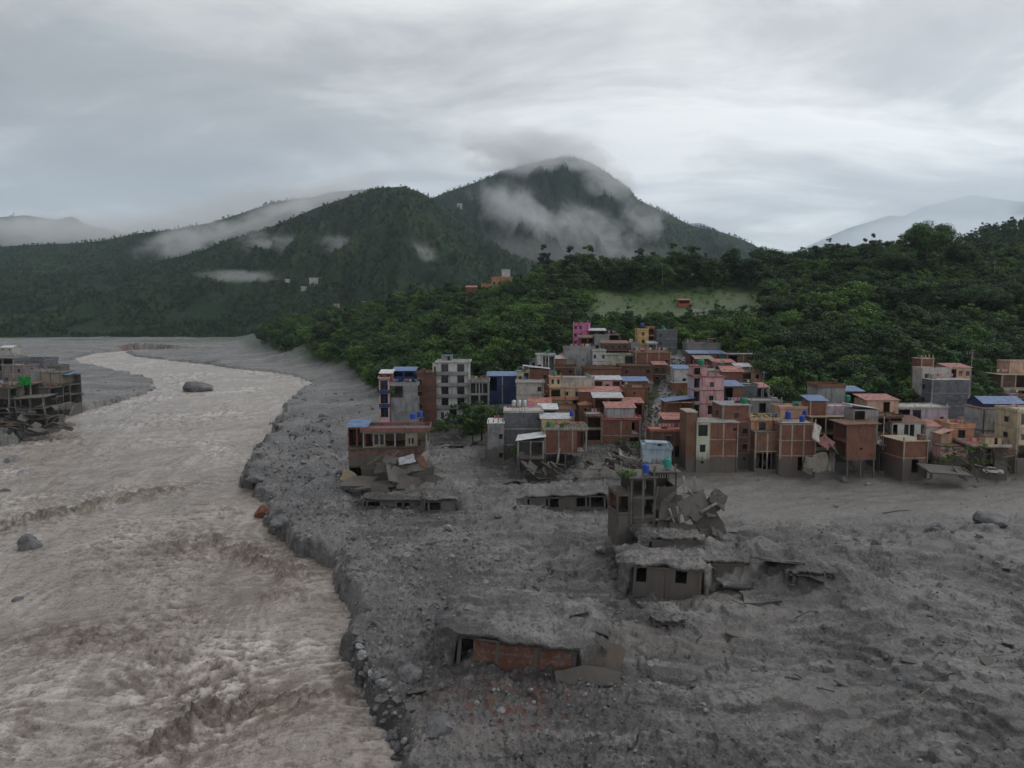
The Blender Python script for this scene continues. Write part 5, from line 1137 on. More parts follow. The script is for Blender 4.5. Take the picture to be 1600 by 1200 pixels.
    o = q.obj('tarpaulin', 'tarp_green', None, True); s = o.modifiers.new('t', 'SOLIDIFY'); s.thickness = .03; tag(o, 'bright green tarpaulin hung on the left bank ruins', 'tarpaulin')
    tree_px(4, 64, 330, .75, 'lone dark tree standing behind the left bank ruins'); tree_px(12, 70, 300, .45, 'small dark tree beside the left bank ruins')
m_wall('drab', (.20, .165, .16), 'plaster'); m_wall('drabtan', (.25, .215, .165), 'plaster')
town_left(); town_right(); hill_top()
def fillers():
    rg = random.Random(44); kinds = [('brick', 'brown brick'), ('grey', 'grey plastered'), ('offwhite', 'pale plastered'), ('brick_dark', 'dark brick'), ('peach', 'peach painted'), ('concrete', 'bare concrete'), ('brick_brown', 'dusty brick'), ('wood', 'dark timbered')]
    made = 0
    for k in range(900):
        if made >= 44: break
        px = rg.uniform(812, 1195) if rg.random() < .72 else rg.uniform(1270, 1600); Y = rg.uniform(192, 292) if px < 1200 else rg.uniform(184, 212)
        if px < 860 and Y < 215: continue
        if not in_town(px, Y+6): continue
        if abs(px - np.interp(Y, [172, 194, 232, 285], [1012, 1030, 1046, 1062])) < 16: continue
        x = (px-800)/FPX*Y; w = rg.uniform(4, 7.5); d = rg.uniform(4, 6)
        if any(abs(x-a) < c+w/2-1.2 and abs(Y+d/2-b) < e+d/2-1.2 for a, b, c, e in HP): continue
        z = gz(x, Y); h = rg.choice([3.0, 3.2, 5.6, 6.0]); m, t = rg.choice(kinds); hp = FPX/Y; pyb = 495+(CAMZ-z)*hp; n = 1 if h < 4 else 2
        rf = rg.choice(['flat', 'flat', 'flat', 'shed', 'shedl'])
        house('small %s house packed among the houses on the %s' % (t, 'central slope' if px < 1200 else 'right hand slope'), px-w/2*hp, px+w/2*hp, pyb-h*hp, pyb, Y, d, m, n, rg.choice(['w.', 'ww', '.w', 'wd', 'ow']), 'w', rg.uniform(-8, 8), rg.choice(['concrete', 'grey', 'maroon', 'tan']), .25, rg.choice([None, 2, 3]), rf, rg.choice([None, 'tin_grey', 'tin_rust', 'tin_red', 'concrete']) if rf != 'flat' else None, rg.choice([.3, .6]), group='small houses packed on the slope')
        made += 1
fillers()

# ------------------------------------------------------------------ ruins and wreckage
def chunk_mesh(w, d, h, seed, mat, jit=.12, cuts=3):
    jit *= .5
    """a broken plate: a subdivided box whose edge is bitten away"""
    rng = random.Random(seed); bm = bmesh.new(); bmesh.ops.create_grid(bm, x_segments=cuts, y_segments=cuts, size=.5)
    for v in bm.verts:
        e = max(abs(v.co.x), abs(v.co.y)) > .49; v.co.x *= w; v.co.y *= d
        if e: v.co.x += rng.uniform(-1, 1)*jit*w; v.co.y += rng.uniform(-1, 1)*jit*d
        v.co.z += rng.uniform(-1, 1)*h*.12
    r = bmesh.ops.solidify(bm, geom=bm.faces[:], thickness=h); me = bpy.data.meshes.new('slab'); bmesh.ops.recalc_face_normals(bm, faces=bm.faces[:]); bm.to_mesh(me); bm.free(); me.materials.append(MATS[mat]); return me
def root_at(name, p, label, cat, yaw=0, group=None):
    e = bpy.data.objects.new(name, None); COL.objects.link(e); e.location = p; e.rotation_euler = (0, 0, R(yaw)); tag(e, label, cat, group); return e
def piece(root, name, px, py, D, w, d, h, rot, mat, seed, jit=.12):
    o = link(name, chunk_mesh(w, d, h, seed, mat, jit), root)
    l = at_y(px, py, D) - root.location; o.matrix_local = Matrix.Translation(Matrix.Rotation(-root.rotation_euler.z, 3, 'Z') @ l) @ Euler([R(a) for a in rot]).to_matrix().to_4x4(); return o
def beam(px0, py0, D0, px1, py1, D1, w, name, label, mat, cat, group=None, parent=None, h=None):
    a = at_y(px0, py0, D0); b = at_y(px1, py1, D1)
    q = MB(); q.bar((0, 0, 0), b-a, w, h); o = q.obj(name, mat)
    if parent: o.parent = parent; o.location = a - parent.location
    else: o.location = a; tag(o, label, cat, group)
    return o
rng6 = random.Random(77)
m_wall('brick_mud', (.15, .078, .058), 'slate', 5.5)
left_bank()
# -- the ruined tower in the middle of the mud
house('mud coated ruined tower with roof garden in the mud field', 983, 1024, 747, 868, 113, 5.5, 'mudwall', 4, ['..', 's.s', '.o', 'oO'], ['.', '.', 'o', 'O'], 8, 'darkconc', .35, 3, 'flat', 'darkconc', .0, 'frame_dark', name='ruined_tower', cat='ruined tower', ww=.9, stubs=3)
house('broken lower bay on the left of the ruined tower', 962, 984, 772, 868, 112.6, 5, 'brick_mud', 3, ['.', '.', 'o'], ['.', '.', 'o'], 8, 'mudwall', .06, 2, 'flat', 'mudwall', 0, name='ruined_bay', cat='ruined house', stubs=2)
house('broken open top storey on the right of the ruined tower', 1021, 1058, 738, 762, 114, 5, 'mudwall', 1, 'O', 'O', 4, 'darkconc', .5, None, 'flat', 'darkconc', 0, deep=5, name='ruined_storey', cat='ruined house')
tank(1009, 739, 113.5, 'tank_blue', 'blue tank on the ruined tower roof', .55, 1.5); tank(1043, 731, 115, 'tank_teal', 'teal tank on the ruined tower roof', .6, 1.7)
for i, (x, s) in enumerate([(974, .55), (982, .62), (979, .4), (988, .45)]):
    tree(7 if i % 2 else 6, at_y(x, 740, 113.4+i*.3).x, 113.4+i*.4, s, 'plant trailing over the ruined tower roof', 'shrub', 'plants on the ruined tower roof', at_y(x, 746, 114).z)
rt = root_at('roof_railing', at_y(1000, 747, 116), 'white balustrade along the ruined tower roof', 'railing'); q = MB(); q.box(-2.4, 5.0, 0, .08, .75, .85)
for i in range(19): q.box(-2.4+i*.4, -2.28+i*.4, 0, .08, 0, .749)
q.obj('balusters', 'offwhite', rt)
c = root_at('collapsed_house', at_y(1080, 850, 114), 'heap of collapsed floors leaning on the ruined tower', 'ruin')
PC = [(1048, 800, 113, 3.6, 3.0, .22, (58, 12, 8)), (1085, 790, 114, 4.6, 3.2, .25, (66, -22, 12)), (1062, 775, 116, 4.2, 3.0, .22, (38, -18, 25)), (1103, 812, 113, 4.4, 3.4, .25, (72, -26, -8)), (1068, 832, 111, 4.2, 2.6, .25, (78, 6, 4)), (1090, 775, 117, 3.2, 2.8, .2, (30, 24, 40)),
      (1110, 790, 115, 3.0, 2.6, .2, (50, -35, 10)), (1037, 780, 114, 2.2, 4.0, .2, (70, 30, -20)), (1040, 822, 112.5, 2.6, 2.4, .22, (80, 14, 0)), (1096, 840, 112, 3.6, 1.8, .25, (80, -10, 6)), (1076, 762, 118, 4.0, 3.0, .22, (14, -8, 10)), (1120, 828, 114, 2.6, 2.2, .25, (85, -20, 10))]
for i, (x, y, D, w, d, h, r) in enumerate(PC): piece(c, 'slab' if i % 3 else 'broken_wall', x, y, D, w, d, h, r, ['mudwall', 'darkconc', 'concrete'][i % 3 if i % 4 else 0], 200+i)
for i in range(9):
    x, y = rng6.uniform(1030, 1130), rng6.uniform(775, 850); piece(c, 'slab', x, y, 115-(y-760)*.04, rng6.uniform(1.2, 3.2), rng6.uniform(1, 2.4), .2, (rng6.uniform(20, 85), rng6.uniform(-35, 35), rng6.uniform(-40, 40)), rng6.choice(['mudwall', 'mud', 'mudwall', 'brick_mud', 'darkconc']), 240+i, .18)
for i, (a, b, D, e, f) in enumerate([(1046, 795, 112, 1057, 826), (1058, 792, 112, 1062, 822), (1040, 812, 111.5, 1068, 800), (1068, 745, 115, 1070, 775), (1085, 745, 115, 1086, 768), (1028, 760, 113, 1020, 800), (1052, 760, 115, 1056, 785), (1095, 800, 112, 1120, 786)]):
    beam(a, b, D, e, f, D+.5, .28, 'beam', None, ['offwhite', 'concrete', 'darkconc'][i % 3], None, None, c)
# -- half buried flat roofed houses before it
def buried(label, px0, px1, pyt, pyb, D, dep, mat, front, yaw=0, roll=0, tilt=0, oh=.45, n=1):
    r = house(label, px0, px1, pyt, pyb, D, dep, mat, n, front, None, yaw, 'darkconc', oh, None, None, None, 0, name='buried_house', cat='buried house', deep=3, roll=roll, tilt=tilt)
    pm = (px0+px1)/2; w = (px1-px0)/FPX*D; h = at_y(pm, pyt, D).z - at_y(pm, pyb, D).z
    MB().box(-w/2-.5, w/2+.5, -oh*.55, dep, h-.22, h-.002).obj('roof_slab', 'darkconc', r)
    for i in range(max(2, int(w/3.5))+1):
        x = lerp(-w/2+.2, w/2-.2, i/max(2, int(w/3.5))); MB().box(x-.19, x+.19, -.10, .16, -3, h-.223).obj('column', 'mudwall', r)
    # a blanket of mud: thick broken lip in front, running down into the mud field behind and at the sides
    nx, ny = 76, 46; sx = .24; sk = px0*.1
    u, v = np.meshgrid(np.linspace(-sx, 1+sx, nx), np.linspace(0, 1.9, ny))
    X = -w/2 + w*u; Y_ = -oh + (dep+oh)*v
    X = X + .35*fbm(u*4+sk, v*4, 2, 5); front_edge = np.exp(-(v/.12)**2); Y_ = Y_ + .30*front_edge*fbm(u*6+sk, u*0+3, 3, 6)
    out = np.maximum(np.maximum(-u, u-1), 0)*w; back = np.maximum(v-1, 0)*dep; q = np.sqrt((out*1.15)**2 + (back*.75)**2)
    fall = h*1.15*sstep(0, max(4, h*2.6), q + .5*fbm(X*.25+sk, Y_*.25, 2, 28))
    Z = h + .42 - fall + (.42*fbm(X*.3+sk, Y_*.3, 4, 8, .6) + .30*np.maximum(0, fbm(X*1.1+sk, Y_*1.1, 3, 18, .6)))*(1-.45*front_edge) - .10*front_edge*sstep(-.2, .6, fbm(u*5+sk, u*0, 2, 3))
    Y_ = Y_ + np.minimum(out, 3.0)*(1.1 + .5*fbm(u*7+sk, v*5, 2, 33))*np.clip(1.2-v, 0, 1)
    rows = [np.stack([X, Y_, Z], -1)]
    lip = rows[0][:1].copy(); lip[:, :, 2] -= .40 + .15*fbm(u[:1]*9+sk, u[:1]*0+7, 2, 4); lip[:, :, 1] += .1
    og = sstep(.1, .9, out[:1]); lip[:, :, 2] -= og*(h+2.5)
    lip2 = lip.copy(); lip2[:, :, 1] += .8*(1-og)
    G = np.concatenate([lip2, lip, rows[0]], 0)
    L_, R_ = G[:, :1].copy(), G[:, -1:].copy()
    for e_, sg in ((L_, 1), (R_, -1)): e_[2:, :, 2] -= .45; e_[:, :, 0] += sg*.06
    G = np.concatenate([L_, G, R_], 1)
    o = link('mud_cover', grid_mesh('mud_cover', G, 'mud', True), r)
    return r
buried('half buried block with mud roof at the ruined tower foot', 1015, 1092, 843, 872, 107, 7, 'mudwall', '.', 6, 2)
buried('sunk house with mud roof and dark open bay', 988, 1096, 887, 914, 97, 7, 'brick_mud', 'O..o.', -6, 2.5)
buried('tilted mud covered roof plate on short posts', 1098, 1186, 880, 897, 101, 6, 'mudwall', '..o', 8, 4)
buried('mud covered slab with a dark mouth right of the tilted roof', 1236, 1302, 897, 908, 97, 5, 'mudwall', 'o.O', 4, 3)
buried('low buried roof with a dark culvert like hole', 1026, 1064, 972, 992, 84, 4, 'darkconc', 'O', 3, 0, 0, .5)
buried('mud roof with dark hollow below the wrecked street', 826, 948, 776, 795, 143, 9, 'mudwall', '.o.oO', 3, -1)
buried('long mud covered roof shelf beside the scarp', 570, 690, 783, 795, 142, 10, 'mudwall', 'o.o.o', -3, 1)
buried('sunken mud roof with exposed pale wall', 668, 712, 782, 800, 139, 5, 'offwhite', 'o.', 6, 0)
w_ = root_at('white_pipe', at_z(1288, 912, .4), 'short white pipe stuck upright in the mud', 'pipe'); MB().cyl(0, 0, -.5, 1.8, .11).obj('tube', 'white', w_); MB().cyl(0, 0, 1.79, 1.95, .15).obj('collar', 'offwhite', w_)
# -- rust painted buried house near the camera
m_wall('rustwall', (.155, .072, .05), 'slate', -2.2)
r = buried('rust painted house buried to its roof in mud', 706, 900, 1000, 1066, 73, 8, 'rustwall', 'o......', -7, 5.0, 3, .8)
for i, (x, y, D, w, l) in enumerate([(745, 985, 75, 2.2, 'broken roof plate at the left end of the rust house'), (810, 992, 74.5, 2.6, 'cracked plate lying on the rust house roof'), (868, 1008, 73.6, 2.4, 'tipped plate on the right end of the rust house roof'), (730, 955, 79, 2.4, 'sunken plate behind the rust house'), (905, 960, 79, 2.2, 'dark edged plate behind the right end of the rust house')]):
    p = at_y(x, y, D); o = link('concrete_chunk', chunk_mesh(w, w*.8, .22, 640+i, 'mud' if i != 2 else 'mudwall', .16)); o.location = (p.x, D, p.z+.15); o.rotation_euler = (R(10+6*i), R(-14+7*i), i*.8); tag(o, l, 'slab')
r2 = root_at('broken_wall', at_z(945, 1050, .5), 'tilted wall slab with orange plaster right of the buried rust house', 'broken wall')
for i, (x, y, D, w, d, rt_, mt) in enumerate([(948, 1022, 73.5, 3.4, 2.6, (62, 20, -12), 'orange'), (918, 1035, 72.5, 2.0, 3.0, (70, -50, 20), 'mudwall'), (935, 1055, 71.5, 4.0, 1.6, (55, 10, -5), 'mudwall'), (890, 1058, 71, 3.0, 1.6, (60, -8, 6), 'mudwall')]): piece(r2, 'slab', x, y, D, w, d, .22, rt_, mt, 300+i)
beam(740, 1100, 67.5, 808, 1112, 66.6, .16, 'timber_beam', 'pale timber beam lying on the rust red rubble', 'timber', 'timber')
beam(1430, 1092, 67.5, 1452, 1076, 68.8, .1, 'timber_stick', 'short pale stick on the right mud field', 'timber', 'timber')
for i, (a, b, e, f, l) in enumerate([(1490, 1040, 1440, 1065, 'thin branch lying across the right mud field'), (1245, 950, 1280, 940, 'dark twig left on the right mud field'), (1090, 985, 1110, 975, 'dark twig beside the culvert hole'), (1380, 790, 1440, 785, 'long thin timber on the silt before the houses')]):
    p0 = at_z(a, b, 0); p1 = at_z(e, f, 0); V = []; F = []; tube(V, F, [Vector((0, 0, .1)), (p1-p0)*.5 + Vector((0, .3, .25)), p1-p0 + Vector((0, 0, .1))], [.09, .07, .03], 5); o = link('branch', pmesh('branch', V, F, 'timber_dark')); o.location = (p0.x, p0.y, gz(p0.x, p0.y)); tag(o, l, 'branch')
# -- wrecked house at the scarp
house('top storey with red railing of the wrecked house by the gravel', 567, 668, 675, 700, 158, 8, 'drabtan', 1, 'oWoOwo', ['o'], 3, 'concrete', .5, 5, 'flat', 'darkconc', .75, pmat='maroon', name='wrecked_house', cat='wrecked house', deep=.3, stubs=4)
house('sagging mud stained lower storey of the wrecked house', 546, 664, 701, 752, 157, 9, 'brick_mud', 2, ['O....o', '......'], None, 3, 'mudwall', .3, None, 'flat', 'mudwall', 0, name='wrecked_house', cat='wrecked house', deep=3, roll=-1.5)
house('blue roofed hut on the left corner of the wrecked house', 544, 572, 668, 702, 160, 5, 'maroon', 1, 'oo', None, 0, 'wood', .2, None, 'shed', 'tin_blue', name='roof_hut', cat='hut', deep=1)
tank(645, 655, 160, 'tank_blue', 'left blue tank raised on the wrecked house', .6, 1.4, 1.4); tank(656, 652, 161, 'tank_blue', 'right blue tank raised on the wrecked house', .62, 1.5, 1.6)
c = root_at('rubble_heap', at_y(620, 750, 150), 'heap of torn sheets and slabs below the wrecked house', 'rubble')
PC = [(560, 752, 151, 7, 4, .35, (20, 4, 5), 'mudwall'), (585, 757, 150, 8, 3, .3, (12, -6, 0), 'mudwall'), (622, 742, 151, 5, 4.5, .3, (40, 24, 30), 'darkconc'), (640, 755, 150, 5, 3, .3, (60, 10, 10), 'mudwall'), (662, 748, 151, 5, 4, .3, (72, -16, -10), 'mudwall'), (636, 718, 152, 3.4, 1.8, .06, (60, -14, 10), 'tin_grey'), (610, 718, 152, 3, 1.6, .06, (55, 10, -14), 'darkconc'),
      (660, 722, 152, 1.6, 2.6, .06, (75, -20, 30), 'tin_rust'), (674, 722, 154, 1.6, 5, .25, (58, -38, 16), 'concrete'), (600, 730, 152, 4, 3, .25, (35, -10, -15), 'mudwall'), (652, 730, 152, 5, 2, .2, (40, -12, 12), 'darkconc'), (594, 764, 148, 3.5, 1.6, .3, (80, 0, 4), 'brick_brown'), (545, 745, 152, 3, 3, .2, (50, 30, 20), 'timber'), (676, 752, 151, 3, 3, .3, (60, 20, -20), 'darkconc'), (575, 722, 153, 3, 3, .2, (80, 0, -10), 'mudwall')]
for i, (x, y, D, w, d, h, rt_, mt) in enumerate(PC): piece(c, 'sheet' if 'tin' in mt else 'slab', x, y, D, w, d, h, rt_, mt, 400+i, .14)
for i in range(22):
    x, y = rng6.uniform(540, 680), rng6.uniform(715, 765); L = rng6.uniform(6, 24); a = rng6.uniform(-.7, .7)
    beam(x, y, 151, x+L*math.cos(a), y+L*math.sin(a), 151+rng6.uniform(-1, 2), .16, 'beam', None, rng6.choice(['timber', 'timber_dark', 'darkconc']), None, None, c)
# -- wreckage between the perched house and the street, and on the right
c = root_at('rubble_heap', at_y(930, 720, 166), 'heap of slabs and beams between perched house and street', 'rubble')
for i in range(20):
    x, y = rng6.uniform(905, 1000), rng6.uniform(702, 738); piece(c, 'slab', x, y, 168-(y-700)*.25, rng6.uniform(1.5, 4), rng6.uniform(1.2, 3), .25, (rng6.uniform(10, 75), rng6.uniform(-35, 35), rng6.uniform(0, 180)), rng6.choice(['mudwall', 'mudwall', 'darkconc', 'concrete']), 500+i)
for i in range(16):
    x, y = rng6.uniform(905, 1000), rng6.uniform(695, 735); L = rng6.uniform(8, 22); a = rng6.uniform(-1, 1); D = 168-(y-700)*.2
    beam(x, y, D, x+L*math.cos(a), y+L*math.sin(a), D, .2, 'beam', None, rng6.choice(['timber', 'timber_dark', 'concrete']), None, None, c)
c = root_at('rubble_heap', at_y(855, 735, 164), 'fallen slabs and posts beneath the perched brick house', 'rubble')
for i in range(14):
    x, y = rng6.uniform(815, 915), rng6.uniform(725, 745); piece(c, 'slab', x, y, 166, rng6.uniform(1.5, 4), rng6.uniform(1, 2.4), .25, (rng6.uniform(10, 70), rng6.uniform(-30, 30), rng6.uniform(0, 180)), rng6.choice(['mudwall', 'darkconc', 'concrete']), 540+i)
piece(c, 'post', 872, 715, 168, .5, 4.5, .5, (70, 10, 0), 'concrete', 559, .02)
c = root_at('broken_wall', at_y(1280, 735, 164), 'curled mud caked wall remnant before the framed brick house', 'broken wall')
for i, (x, y, w, d, rt_, mt) in enumerate([(1270, 725, 4.2, 3.4, (82, 6, 4), 'beige_mud'), (1284, 722, 3.0, 4.2, (80, -12, -8), 'beige_mud'), (1300, 716, 1.6, 6, (84, 8, 10), 'mudwall'), (1262, 732, 2.2, 2.4, (70, 20, 0), 'mudwall'), (1290, 690, 3, 3, (50, -30, 30), 'maroon'), (1276, 676, 2, 4, (60, 30, 10), 'offwhite'), (1303, 700, 2.4, 2, (40, 30, 50), 'darkconc')]): piece(c, 'slab', x, y, 164.5-i*.1, w, d, .3, rt_, mt, 560+i, .16)
c = root_at('fallen_roof', at_y(1475, 738, 160), 'fallen concrete roof plate tipped on the mud by the car', 'fallen roof')
piece(c, 'plate', 1475, 733, 160, 9, 6, .35, (8, 4, -4), 'darkconc', 580, .05); piece(c, 'plate', 1500, 738, 159, 3, 3, .3, (40, 25, 20), 'mudwall', 581)
MB().box(-3.6, -3.2, -1.2, -.8, -1.4, .4).obj('post', 'concrete', c)
c = root_at('timber_pile', at_y(1520, 730, 162), 'pile of splintered timber leaning beside the stranded car', 'timber pile')
for i in range(34):
    x, y = rng6.uniform(1488, 1580), rng6.uniform(700, 738); L = rng6.uniform(6, 24); a = rng6.uniform(-.3, 1.3)
    beam(x, y, 163-(y-700)*.1, x+L*math.cos(a), y+L*math.sin(a), 162-(y-700)*.1, rng6.uniform(.1, .26), 'beam', None, rng6.choice(['timber', 'timber_dark', 'timber_dark', 'mudwall']), None, None, c)
for i in range(9):
    x, y = rng6.uniform(1465, 1545), rng6.uniform(700, 728); tree(6, at_y(x, y, 165).x, 165, rng6.uniform(.5, .9), 'torn dark bush in the wreckage by the stranded car', 'shrub', 'torn bushes by the stranded car', at_y(x, y+6, 165).z)
for i in range(6):
    x = 1302+i*3; tree(6, at_y(x, 715, 170).x, 170+i % 2, .6, 'dark bush in the gap beside the tilting tower', 'shrub', 'bushes beside the tilting tower', at_y(x, 718, 170).z)
# scattered slabs in the mud
for i, (x, y, w, l) in enumerate([(690, 700, 6, 'flat mud slab lying before the white block'), (712, 706, 5, 'second mud slab lying before the white block'), (735, 697, 4, 'small mud slab near the trees by the white block'), (1150, 905, 5, 'tilted mud plate below the sunk roofs'), (1215, 900, 6, 'mud plate between the sunk roofs'), (1190, 925, 5, 'broad mud plate sloping to the mud field'), (1060, 930, 5, 'mud plate in front of the open bay'), (440, 868, 3, 'upright concrete slab at the water edge'), (780, 752, 5, 'thin slab lying on the mud by the perched house'), (800, 745, 4, 'broken slab lying near the perched house')]):
    p = at_z(x, y, 0); o = link('concrete_chunk', chunk_mesh(w, w*.6, .3, 600+i, 'mud' if i != 7 else 'mudwall', .14)); o.location = (p.x, p.y, gz(p.x, p.y)+.35); o.rotation_euler = (R(rng6.uniform(-14, 8)), R(rng6.uniform(-12, 12)), rng6.uniform(-.5, .5)); tag(o, l, 'slab')
# -- the stranded car
def car():
    p = at_z(1551, 740, .4); e = root_at('car', p, 'white hatchback car stranded in mud below the terrace house', 'car', -28)
    prof = [(-2.0, .35), (2.0, .35), (2.05, .75), (1.9, .9), (1.0, 1.0), (.45, 1.45), (-1.3, 1.5), (-1.85, 1.05), (-2.05, .95)]; q = MB(); n = len(prof)
    for y, s in ((-.82, 1), (.82, 1)): q.v += [(x, y*(1 if z < 1.02 else .82), z) for x, z in prof]
    q.f += [tuple(range(n)), tuple(range(n, 2*n))[::-1]] + [(i, i+n, (i+1) % n+n, (i+1) % n) for i in range(n)]
    q.obj('body', 'car_white', e)
    for y in (-1, 1):
        g = MB(); g.v = [(.85, y*.80, 1.05), (.40, y*.685, 1.40), (-1.2, y*.685, 1.43), (-1.6, y*.80, 1.07)]; g.f = [(0, 1, 2, 3)]; o = g.obj('side_window', 'glass', e)
        for v in o.data.vertices: v.co.y += y*.02
        for x in (-1.25, 1.3):
            wq = MB(); wq.cyl(0, 0, -.1, .1, .32, None, 16); w = wq.obj('wheel', 'rubber', e); w.location = (x, y*.78, .32); w.rotation_euler = (math.pi/2, 0, 0); MB().cyl(0, 0, -.12, .12, .18, None, 12).obj('rim', 'steel', w)
        MB().box(1.93, 2.06, y*.6-.16, y*.6+.16, .68, .82).obj('headlight', 'frame_white', e); MB().box(-2.08, -1.98, y*.65-.12, y*.65+.12, .8, .95).obj('tail_light', 'tin_red', e)
    MB().quad((1.0, -.64, 1.04), (1.0, .64, 1.04), (.50, .60, 1.43), (.50, -.60, 1.43)).obj('windscreen', 'glass', e)
car()
# -- poles, pylon, spiral stair
def pole(px, pyb, D, h, label, mat='concrete', arm=True):
    p = at_y(px, pyb, D); e = root_at('utility_pole', (p.x, p.y, p.z), label, 'pole'); MB().cyl(0, 0, -2, h, .13, .08, 8).obj('shaft', mat, e)
    if arm: MB().box(-.8, .8, -.05, .05, h-.6, h-.5).obj('crossarm', 'rail', e)
pole(1514, 640, 203, 17, 'tall utility pole beside the slate end wall'); pole(1380, 690, 171, 6, 'white lamp post before the broken white house', 'white', False); pole(1035, 440, 470, 12, 'thin pole on the ridge above the meadow'); pole(1553, 440, 400, 12, 'thin pole among the trees on the right hill')
pole(1079, 548, 283, 7, 'thin pole at the upper end of the street'); pole(1192, 640, 205, 11, 'white pole beside the spiral stair'); pole(1013, 640, 200, 7, 'wooden pole on the left side of the street', 'timber_dark')
def pylon():
    p = at_y(826, 440, 555); e = root_at('power_pylon', (p.x, p.y, gz(p.x, p.y)), 'lattice power pylon on the skyline above the wood', 'pylon'); q = MB(); H = 26
    for sx in (-1, 1):
        for sy in (-1, 1): q.bar((sx*2.4, sy*2.4, 0), (sx*.4, sy*.4, H), .22)
    for k in range(7):
        z0, z1 = H*k/7, H*(k+1)/7; a, b = lerp(2.4, .4, k/7), lerp(2.4, .4, (k+1)/7)
        for s in (-1, 1): q.bar((-a, s*a, z0), (b, s*b, z1), .12); q.bar((a, s*a, z0), (-b, s*b, z1), .12); q.bar((s*a, -a, z0), (s*b, b, z1), .12)
    q.obj('lattice', 'rail', e)
    for z, L in ((H-1, 3), (H-4, 4)): MB().bar((-L, 0, z), (L, 0, z), .2).obj('crossarm', 'rail', e)
pylon()
def spiral():
    p = at_y(1201, 642, 200); e = root_at('spiral_stair', p, 'grey steel spiral stair beside the grey frame house', 'stair'); MB().cyl(0, 0, 0, 6.5, .1).obj('newel', 'rail', e); 
    for i in range(22):
        a = i*.5; q = MB(); q.bar((0, 0, .3+i*.28), (1.1*math.cos(a), 1.1*math.sin(a), .3+i*.28), .3, .05); q.obj('tread', 'grey', e)
    V = []; F = []; tube(V, F, [(1.1*math.cos(i*.25), 1.1*math.sin(i*.25), 1.2+i*.14) for i in range(44)], [.05]*44, 5); link('handrail', pmesh('handrail', V, F, 'grey'), e)
spiral()
# -- the street: a paved strip climbing between the houses, and the wreck-strewn clutter on it
def street():
    pts = [(1012, 697, 172), (1022, 672, 180), (1030, 645, 194), (1038, 618, 212), (1046, 595, 232), (1054, 575, 255), (1062, 556, 285)]
    P = []
    for px, py, D in pts:
        x = (px-800)/FPX*D; row = []
        for k in range(7):
            xx = x - 3.2 + 6.4*k/6; row.append((xx, D, float(hill(np.array([xx]), np.array([D]))[0]) + .35))
        P.append(row)
    P = np.array(P); T = np.linspace(0, len(pts)-1, 90); Q = np.zeros((90, 7, 3))
    for i, t in enumerate(T): a = min(int(t), len(pts)-2); Q[i] = P[a]*(1-(t-a)) + P[a+1]*(t-a)
    Q[:, :, 2] = np.maximum(Q[:, :, 2], ground(Q[:, :, 0], Q[:, :, 1], False)[0] + .12)
    o = link('street', grid_mesh('street', Q, 'mud')); tag(o, kind='structure')
    rng = random.Random(31); q = MB()
    for k in range(420):
        t = rng.uniform(0, 88); i = int(t); c_ = Vector(Q[i][rng.randrange(7)]) + Vector((rng.gauss(0, .3), rng.gauss(0, .3), 0)); a = rng.uniform(0, 6.28); L = rng.uniform(.3, 1.1)
        d = Vector((math.cos(a), math.sin(a), rng.uniform(-.1, .5)))*L; q.bar(c_ + Vector((0, 0, .1)), c_ + d + Vector((0, 0, .25)), rng.uniform(.1, .5), rng.uniform(.1, .5))
    o = q.obj('street_debris', 'darkconc'); tag(o, 'broken pieces and scrap strewn up the steep street', 'debris', kind='stuff')
street()
m = MB()
for i in range(30): m.box(-13+i*.9, -12.2+i*.9, 0, .25, 0, .8+.2*((i*3) % 4))
# white barrier beside the meadow
p = at_y(1096, 480, 420); e = root_at('meadow_wall', (p.x, p.y, gz(p.x, p.y)), 'long low white wall at the edge of the green meadow', 'wall'); MB().box(-6.5, 6.5, 0, .4, -.6, 1.2).obj('wall_face', 'white', e); MB().box(-6.7, 6.7, -.1, .5, 1.202, 1.35).obj('coping', 'offwhite', e)
p = at_y(1068, 472, 440); house('tiny red roofed shed at the top of the meadow', 1060, 1078, 469, 475, 440, 4, 'redband', 1, 'o', None, 0, 'concrete', .3, None, 'shed', 'tin_red', name='shed', cat='shed')
def town_green():
    rng = random.Random(91); A = [], []; B = [], []
    for k in range(2600):
        px = rng.uniform(600, 1680); Y = rng.uniform(182, 320)
        if not in_town(px, Y): continue
        x = (px-800)/FPX*Y
        if px < 800 and Y < 215: continue
        if abs(px - np.interp(Y, [172, 194, 232, 285], [1012, 1030, 1046, 1062])) < 22: continue
        if any(abs(x-a) < c+.3 and abs(Y-b) < d+.3 for a, b, c, d in HP): continue
        T = A if rng.random() < .7 else B; T[0].append((x, Y)); T[1].append(rng.uniform(.45, 1.3) * (1.2 if px > 1200 else .8))
    for T, k in ((A, 6), (B, 7)):
        P = np.array(T[0]); z = ground(P[:, 0], P[:, 1], False)[0]; scatter_stuff('garden_growth', 'weeds and garden bushes between the houses', np.column_stack([P, z]), T[1], CROWN[k], 70+k)
town_green()

